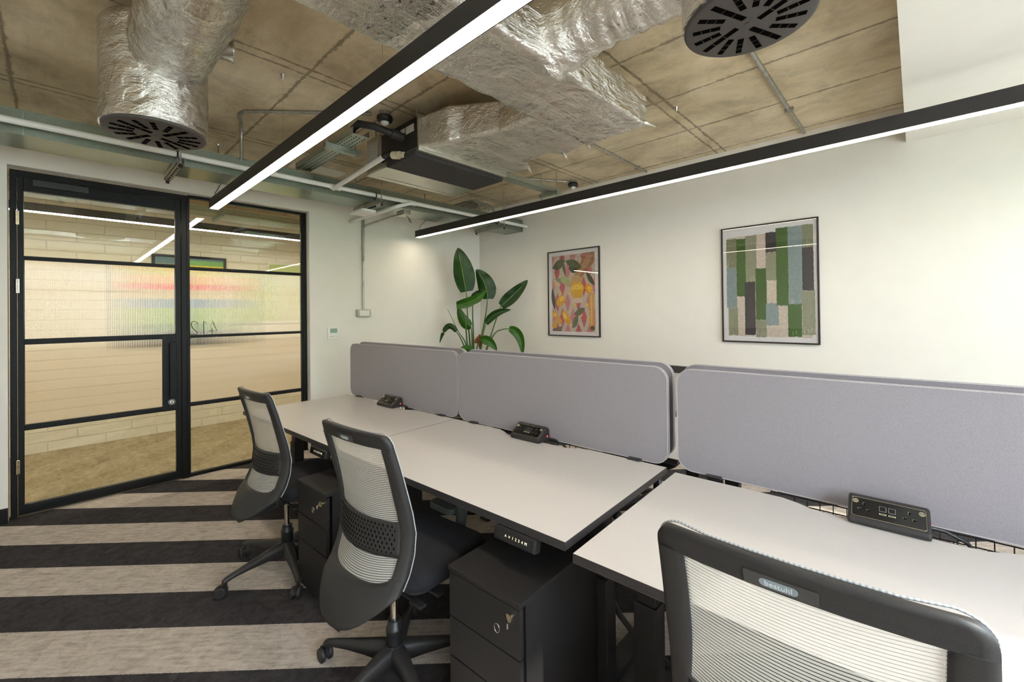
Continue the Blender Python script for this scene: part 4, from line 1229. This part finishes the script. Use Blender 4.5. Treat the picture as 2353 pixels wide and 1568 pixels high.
# ================================================================== CHAIR
def chair_surface():
    # edge profile: (z, y_edge, half width)
    prof = [(.350, -.190, .198), (.37, -.186, .199), (.40, -.174, .201), (.44, -.155, .204), (.48, -.125, .208), (.52, -.104, .212), (.58, -.086, .215), (.65, -.080, .216), (.72, -.092, .215), (.78, -.108, .214), (.88, -.135, .211), (.955, -.158, .208)] + [(.958 + .040 * math.sin(q * PI / 20), -.158 - .014 * math.sin(q * PI / 20), .168 + .040 * math.cos(q * PI / 20)) for q in range(1, 11)]
    def at(z):
        for a, c in zip(prof, prof[1:]):
            if z <= c[0]:
                s = (z - a[0]) / (c[0] - a[0]); return a[1] + (c[1] - a[1]) * s, a[2] + (c[2] - a[2]) * s
        return prof[-1][1], prof[-1][2]
    def bul(z):
        return .018 + .040 * (math.exp(-((z - .60) / .16) ** 2) if z > .6 else 1.0)
    def pt(u, z, off=0):
        ye, w = at(z); wref = .213
        x = u * w
        y = ye - bul(z) * (1 - min(1, (x / wref)) ** 2) + (bul(z) * (0))
        return (x, y + off, z)
    return at, bul, pt
AT, BUL, SPT = chair_surface()
Z0, Z1 = .355, .998
def opening(z):
    """inner half width of the back frame at height z (0 = solid)"""
    if z > .951: return 0
    if z > .940: return .168
    return .163 + .014 * math.exp(-((z - .62) / .12) ** 2)

def make_chair():
    t = empty('office_chair', (0, 0, 0))
    PL = M['plastic']
    # back shell: columns from outer edge to opening
    zs = []
    z = Z0
    while z < Z1 - .0001:
        zs.append(z); z += .0125 if .46 < z < .94 else (.004 if z < .985 else .0016)
    zs.append(Z1)
    b = MB()
    def strip(xf0, xf1, zz, n, dep=.020):
        """ring loop cross-section swept along z: xf = functions of z giving x at inner/outer"""
        pts = []
        for z in zz:
            x0, x1 = xf0(z), xf1(z); row = []; th = 1 if z < .985 else max(.12, math.sqrt(max(0, 1 - ((z - .985) / .0133) ** 2)))
            for k in range(n + 1):
                x = x0 + (x1 - x0) * k / n; ye, w = AT(z); y = ye - BUL(z) * (1 - min(1, abs(x) / .213) ** 2)
                e = max(0, math.sin(PI * k / n)) ** .4 * .006
                row.append((x, y + .002 - (.006 + e) * th, z))
            for k in range(n, -1, -1):
                x = x0 + (x1 - x0) * k / n; ye, w = AT(z); y = ye - BUL(z) * (1 - min(1, abs(x) / .213) ** 2)
                row.append((x, y + .002 + (dep - .008) * th, z))
            pts.append(row)
        b.loft(pts, PL, True, True)
    zmid = [.512] + [z for z in zs if .512 < z < .95] + [.95]
    for s in (-1, 1):
        if s < 0: strip(lambda z: -AT(z)[1], lambda z: -opening(min(z, .945)), zmid, 6)
        else: strip(lambda z: opening(min(z, .945)), lambda z: AT(z)[1], zmid, 6)
    ztop = [.948] + [z for z in zs if z > .95]
    strip(lambda z: -AT(z)[1], lambda z: AT(z)[1], ztop, 24)
    # lower shell with a curved upper edge under the mesh
    def ztop_(x):
        return .512 - .026 * max(0, 1 - (x / .166) ** 4) ** .5 if abs(x) < .166 else .512
    def fl(u, v, l):
        uu = -1 + 2 * u; x = uu * AT(.512)[1]; zb_ = Z0 + .108 * abs(uu) ** 2.4; zt = ztop_(x); z = zb_ + (zt - zb_) * v
        x = uu * AT(z)[1]; y = AT(z)[0] - BUL(z) * (1 - min(1, abs(x) / .213) ** 2)
        lip = .006 * math.exp(-((zt - z) / .008) ** 2) if abs(x) < .166 else 0
        e = .010 if .03 < u < .97 else .004
        return (x, y - (e - lip if l == 0 else -.012), z)
    b.grid(fl, 60, 14, PL, True, True)
    b.build('back_frame', t)
    # mesh
    b = MB()
    def fm_(u, v, l):
        w = .176; xa = (-1 + 2 * u) * w; za = ztop_(xa) - .010; z = za + (.955 - za) * v
        x = (-1 + 2 * u) * (opening(min(.939, z)) + .010); y = AT(z)[0] - BUL(z) * (1 - min(1, abs(x) / .213) ** 2) + .004
        return (x, y, z)
    def fuv(u, v):
        p = fm_(u, v, 0); return (p[0], (p[2] + .016 * (1 - (2 * u - 1) ** 2)) * 1.03)
    b.grid(fm_, 20, 40, M['mesh'], True, None, fuv)
    o = b.build('back_mesh', t); o['label'] = 'pale striped mesh'
    # lumbar band with perforations
    b = MB()
    def fb(u, v, l):
        x = (-1 + 2 * u) * .180; sag = .004 * (1 - (2 * u - 1) ** 2)
        z = .572 + .113 * v + .0 - sag * .9; ye, _ = AT(z); y = ye - BUL(z) * (1 - min(1, abs(x) / .213) ** 2)
        return (x, y - (.006 if l == 0 else -.002), z)
    b.grid(fb, 28, 6, PL, True, True)
    for i in range(19):
        for j in range(7):
            u = (i + .7 + (.5 if j % 2 else 0)) / 20.4; v = (j + .9) / 7.8
            p = Vector(fb(u, v, 0)); b.box(p.x - .0022, p.x + .0022, p.y - .0009, p.y + .001, p.z - .004, p.z + .004, M['slot'])
    b.build('lumbar_band', t)
    # piping along the front rim
    b = MB(); path = []
    zz = [z for z in zs if z >= .465]
    for z in zz: path.append((AT(z)[1] + .0005, AT(z)[0] + .0125, z))
    for x in (.12, .06, 0, -.06, -.12): path.append((x, AT(Z1)[0] - .018 * (1 - (x / .213) ** 2) + .0125, Z1 - .0015))
    for z in zz[::-1]: path.append((-AT(z)[1] - .001, AT(z)[0] + .0125, z))
    b.tube(path, .0020, M['piping'], 8, True, True); o = b.build('rim_piping', t); o['label'] = 'pale dotted edge piping'
    # badge
    TB = Matrix.Translation((-.014, AT(.9625)[0] - .018 - .0085, .9620)) @ Matrix.Rotation(.31, 4, 'X')
    b = MB(); b.X = TB; b.prism(rrect(-.048, .048, -.0120, .0125, .0015), -.0028, .003, M['plate_grey'], 'y'); bp = b.build('badge_plate', t, bevel=.0006)
    b = MB(); b.X = TB; b.prism(rrect(-.026, .024, -.0072, .0068, .0069), -.0034, 0, M['badge'], 'y'); o = b.build('badge', bp); o['label'] = 'blue grey badge'
    to = text_mesh('badge_text', 'bestuhl', .0125, M['badge_text'], bp, (0, 0, 0), (0, 0, 0), .0002)
    to.matrix_basis = TB @ Matrix.Translation((-.001, -.0038, -.0003)) @ Matrix.Rotation(PI / 2, 4, 'X')
    # spine bracket under the shell
    b = MB(); b.loft([[(-.050, -.252, .350), (.050, -.252, .350), (.050, -.225, .405), (-.050, -.225, .405)], [(-.045, -.10, .355), (.045, -.10, .355), (.045, -.09, .40), (-.045, -.09, .40)], [(-.06, .02, .385), (.06, .02, .385), (.06, .02, .425), (-.06, .02, .425)]], M['plastic_black'], True, False); b.build('back_bracket', t, bevel=.006)
    # seat
    b = MB(); rings = []
    for (e, z) in ((-.03, .428), (0, .436), (.004, .455), (.002, .475), (-.012, .490), (-.04, .497), (-.10, .499)):
        rings.append([(x, y, z - .012 * max(0, (y - .15) / .15) ** 2) for x, y in rrect(-.222 - e, .222 + e, -.085 - e, .33 + e, max(.03, .09 + e), 8)])
    b.loft(rings, M['seat'], True, True); b.build('seat', t)
    b = MB(); b.prism(rrect(-.20, .20, -.06, .28, .06), .415, .432, M['plastic_black']); b.build('seat_pan', t)
    b = MB(); b.box(-.08, .08, -.09, .12, .375, .416, M['plastic_black']); b.build('tilt_mechanism', t, bevel=.008)
    for s, y in ((1, .03), (1, -.05), (-1, .05)):
        b = MB(); b.tube([(s * .07, y, .40), (s * .20, y, .398)], .0055, M['plastic_black'], 8); b.box(s * .20 - .03, s * .20 + .03, y - .014, y + .014, .393, .403, M['plastic_black']); b.build('lever', t, bevel=.003)
    # gas lift
    b = MB(); b.cyl((0, 0, .20), (0, 0, .38), .0135, M['chrome'], 20); o = b.build('gas_lift', t); o['label'] = 'bright steel gas lift rod'
    b = MB(); b.lathe([(.030, .135), (.030, .19), (.0315, .192), (.0315, .205), (.026, .209), (.025, .232), (.02, .234)], M['plastic_black'], 28); b.build('column_sleeve', t)
    # base
    b = MB(); b.lathe([(.034, .09), (.042, .105), (.042, .13), (.034, .145)], PL, 28); b.build('hub', t)
    for k in range(5):
        a = math.radians(-86 + 72 * k)
        b = MB(); X = Matrix.Rotation(a, 4, 'Z'); b.X = X
        rings = []
        for (r, zt, zb_, w) in ((.02, .145, .088, .030), (.06, .142, .086, .027), (.12, .130, .086, .021), (.20, .114, .085, .017), (.27, .100, .080, .0145), (.305, .092, .072, .014), (.318, .084, .068, .010)):
            rings.append([(r, -w, zb_), (r, w, zb_), (r, w, zt - .010), (r, w * .55, zt), (r, -w * .55, zt), (r, -w, zt - .010)])
        b.loft(rings, PL, True, True); leg = b.build('leg', t)
        # castor, twin wheels
        c = MB(); c.X = X @ Matrix.Translation((.305, 0, 0)); c.cyl((0, 0, .045), (0, 0, .082), .008, M['plastic_black'], 12)
        ca = random.Random(k + 3).uniform(-1.2, 1.2)
        c.X = X @ Matrix.Translation((.305, 0, 0)) @ Matrix.Rotation(ca, 4, 'Z')
        c.prism([(.02 + .031 * math.cos(math.radians(q)), .028 + .031 * math.sin(math.radians(q))) for q in range(0, 191, 15)] , -.008, .008, M['plastic_black'], 'y')
        cas = c.build('castor', t)
        for s in (-1, 1):
            wv = MB(); wv.X = c.X @ Matrix.Translation((.02, 0, .0275))
            wv.tube([(0, s * .008, 0), (0, s * .010, 0), (0, s * .021, 0), (0, s * .024, 0)], [.024, .0272, .0272, .022], M['plastic'], 28); wv.build('wheel', cas)
    return t

c0 = make_chair()
c0.location = (2.03, -3.25, 0); c0.rotation_euler = (0, 0, math.radians(4))
tag(c0, 'mesh backed office chair nearest the glass door', 'chair', 'mesh backed office chairs')
for (x, y, a, lb) in ((3.12, -3.245, 5, 'mesh backed office chair at the middle desk, between the two drawer pedestals'), (4.428, -3.184, 2, 'mesh backed office chair nearest the camera, cut by the bottom edge'), (None, None, 182.5, 'mesh backed office chair glimpsed in the gap between the middle and right screens')):
    c = copy_tree(c0)
    if x is None:
        p = DW(3.20, -1.42); x, y = p.x, p.y
    if x == 4.428: c.scale = (1.02, 1.02, 1.011)
    c.location = (x, y, 0); c.rotation_euler = (0, 0, math.radians(a)); c['label'] = lb

# ================================================================== PLANT
pl = empty('potted_plant', (.62, -.60, 0)); PO = Vector((.62, -.60, 0))
b = MB(); b.lathe([(.13, 0), (.15, .02), (.175, .38), (.18, .40), (.165, .40), (.160, .36), (.0, .36)], M['pot'], 36); b.build('pot', pl)
b = MB(); b.lathe([(.16, .34), (.155, .365), (.0, .37)], M['soil'], 28); b.build('soil', pl)
def leaf(p0, p1, p2, w, mat, side, fold=.25, tipw=.0, skew=0.0):
    P0, P1, P2 = Vector(p0) - PO, Vector(p1) - PO, Vector(p2) - PO
    b = MB(); n = 18; m = 8; S_ = Vector(side).normalized()
    # control point so the curve passes through P1
    Cc = P1 * 2 - (P0 + P2) * .5
    def crv(s): return P0 * (1 - s) ** 2 + Cc * 2 * s * (1 - s) + P2 * s * s
    def fn(u, v, l):
        s = v; c = crv(s); d = (crv(min(1, s + .02)) - crv(max(0, s - .02))).normalized()
        sd = (S_ - d * S_.dot(d)).normalized(); nn = d.cross(sd)
        wd = w * (math.sin(PI * min(1, s * .93 + .07) ** .8) ** .62 if s < .999 else 0.0) * (1 - .12 * s)
        wd = max(wd, .002); x = -1 + 2 * u; 
        wave = .06 * w * math.sin(s * 17 + x * 2)
        return c + sd * (x * wd * (1 + skew * x)) + nn * (abs(x) * wd * fold + wave * abs(x))
    b.grid(fn, m, n, mat, True, None, lambda u, v: (-1 + 2 * u, v))
    return b
def stem(pts, r0, r1, mat=None):
    b = MB(); P = [Vector(p) - PO for p in pts]; Q_ = []
    for i in range(len(P) - 1):
        for k in range(8):
            s = k / 8; a = P[max(0, i - 1)]; b0 = P[i]; c = P[i + 1]; d = P[min(len(P) - 1, i + 2)]
            Q_.append(.5 * ((2 * b0) + (c - a) * s + (2 * a - 5 * b0 + 4 * c - d) * s * s + (3 * b0 - a - 3 * c + d) * s ** 3))
    Q_.append(P[-1]); n = len(Q_)
    b.tube(Q_, [r0 + (r1 - r0) * i / (n - 1) for i in range(n)], mat or M['stem'], 8)
    return b
VR = (.73, .68, 0); VU = (0, 0, 1)
leaves = [
 ((.563, -.679, 1.649), (.530, -.715, 1.93), (.495, -.748, 2.190), .135, 'leaf', VR, .15, .10, [(.60, -.62, .36), (.59, -.65, 1.0), (.57, -.67, 1.4)]),
 ((.668, -.42, 1.560), (.640, -.445, 1.76), (.560, -.515, 1.93), .115, 'leaf', VR, .25, .12, [(.64, -.60, .36), (.64, -.52, 1.0), (.66, -.45, 1.35)]),
 ((.60, -.60, 1.52), (.66, -.56, 1.60), (.73, -.50, 1.66), .07, 'leaf', VU, .35, .0, [(.64, -.62, .36), (.62, -.62, 1.1), (.60, -.61, 1.4)]),
 ((.565, -.835, 1.488), (.702, -.712, 1.530), (.829, -.591, 1.655), .062, 'leaf_light', VU, .55, .0, [(.60, -.60, .36), (.60, -.70, 1.0), (.62, -.76, 1.35)]),
 ((.640, -.672, 1.222), (.575, -.735, 1.30), (.525, -.782, 1.470), .070, 'leaf_light', VR, .25, .0, [(.63, -.62, .36), (.63, -.65, .8), (.645, -.665, 1.1)]),
 ((.800, -.317, 1.47), (.925, -.200, 1.62), (1.060, -.10, 1.79), .085, 'leaf', (-.5, -.45, .75), .35, .0, [(.66, -.58, .36), (.70, -.48, .9), (.75, -.38, 1.25)]),
 ((.735, -.513, 1.25), (.826, -.428, 1.375), (.960, -.303, 1.42), .050, 'leaf', (-.3, -.3, .9), .4, .0, [(.66, -.60, .36), (.68, -.57, .8), (.70, -.54, 1.1)]),
 ((.905, -.283, 1.185), (.995, -.200, 1.09), (1.02, -.172, .855), .060, 'leaf_light', (.7, .66, .3), .35, .0, [(.66, -.60, .36), (.70, -.52, .85), (.78, -.42, 1.12), (.85, -.34, 1.18)]),
 ((.795, -.660, 1.063), (.869, -.591, 1.045), (.935, -.530, .935), .058, 'leaf_light', (.3, .3, .9), .3, .0, [(.64, -.61, .36), (.68, -.63, .85), (.74, -.65, 1.03)]),
 ((.546, -.829, 1.165), (.468, -.900, 1.225), (.400, -.964, 1.030), .036, 'leaf', (.3, .3, .9), .3, .0, [(.60, -.62, .36), (.60, -.70, .85), (.585, -.79, 1.08)]),
 ((.690, -.690, .925), (.626, -.750, .965), (.555, -.814, .915), .040, 'leaf_light', (.3, .3, .9), .3, .0, [(.63, -.62, .36), (.66, -.66, .75)]),
]
for (a, m_, c, w, mt, sd, fold, skew, st) in leaves:
    b = stem(st + [a], .013, .005); s_ = b.build('stem', pl)
    o = leaf(a, m_, c, w, M[mt], sd, fold, 0, skew).build('leaf', pl)
b = stem([(.61, -.62, .36), (.592, -.70, .958), (.521, -.782, 1.176), (.432, -.868, 1.441)], .012, .002); b.build('furled_leaf', pl)
b = stem([(.67, -.62, .36), (.70, -.60, .8), (.73, -.58, 1.1), (.77, -.56, 1.28)], .022, .006, M['stem']); b.build('stem', pl)
b = leaf((.690, -.663, 1.03), (.735, -.62, 1.09), (.722, -.632, 1.12), .035, M['brown_leaf'], VR, .8); o = b.build('dried_leaf', pl); o['label'] = 'brown dried leaf'
b = leaf((.735, -.623, 1.08), (.74, -.62, 1.02), (.728, -.63, .97), .020, M['brown_leaf'], VR, .8); o = b.build('dried_leaf', pl); o['label'] = 'brown dried leaf'
tag(pl, 'tall potted plant with big paddle leaves in the corner', 'plant')

# ================================================================== TREES OUTSIDE (seen in reflections)
def tree(x, y, h, r, seed, label):
    t = empty('tree', (x, y, -3.0)); rd = random.Random(seed)
    b = MB(); b.tube([(0, 0, 0), (.1, .05, h * .4), (0, .1, h * .75)], [.22, .15, .06], M['bark'], 12); b.build('trunk', t)
    b = MB()
    for k in range(1500):
        while True:
            p = Vector((rd.uniform(-1, 1), rd.uniform(-1, 1), rd.uniform(-1, 1)))
            if .35 < p.length < 1: break
        p = Vector((p.x * r, p.y * r, h * .68 + p.z * r * .9)); u = Vector((rd.uniform(-1, 1), rd.uniform(-1, 1), rd.uniform(-1, 1))).normalized(); w = u.orthogonal().normalized(); s = rd.uniform(.10, .2)
        i = [b.vert(p + u * s), b.vert(p + w * s * .6), b.vert(p - u * s), b.vert(p - w * s * .6)]; b.face(i, M['tree_leaf'])
    b.build('crown', t)
    tag(t, label, 'tree', 'trees outside the windows')
tree(13, -6.4, 6.5, 2.6, 1, 'leafy green tree outside the window nearest the camera side')
tree(14, .6, 6.0, 2.4, 2, 'leafy green tree outside the windows beyond the picture wall end')
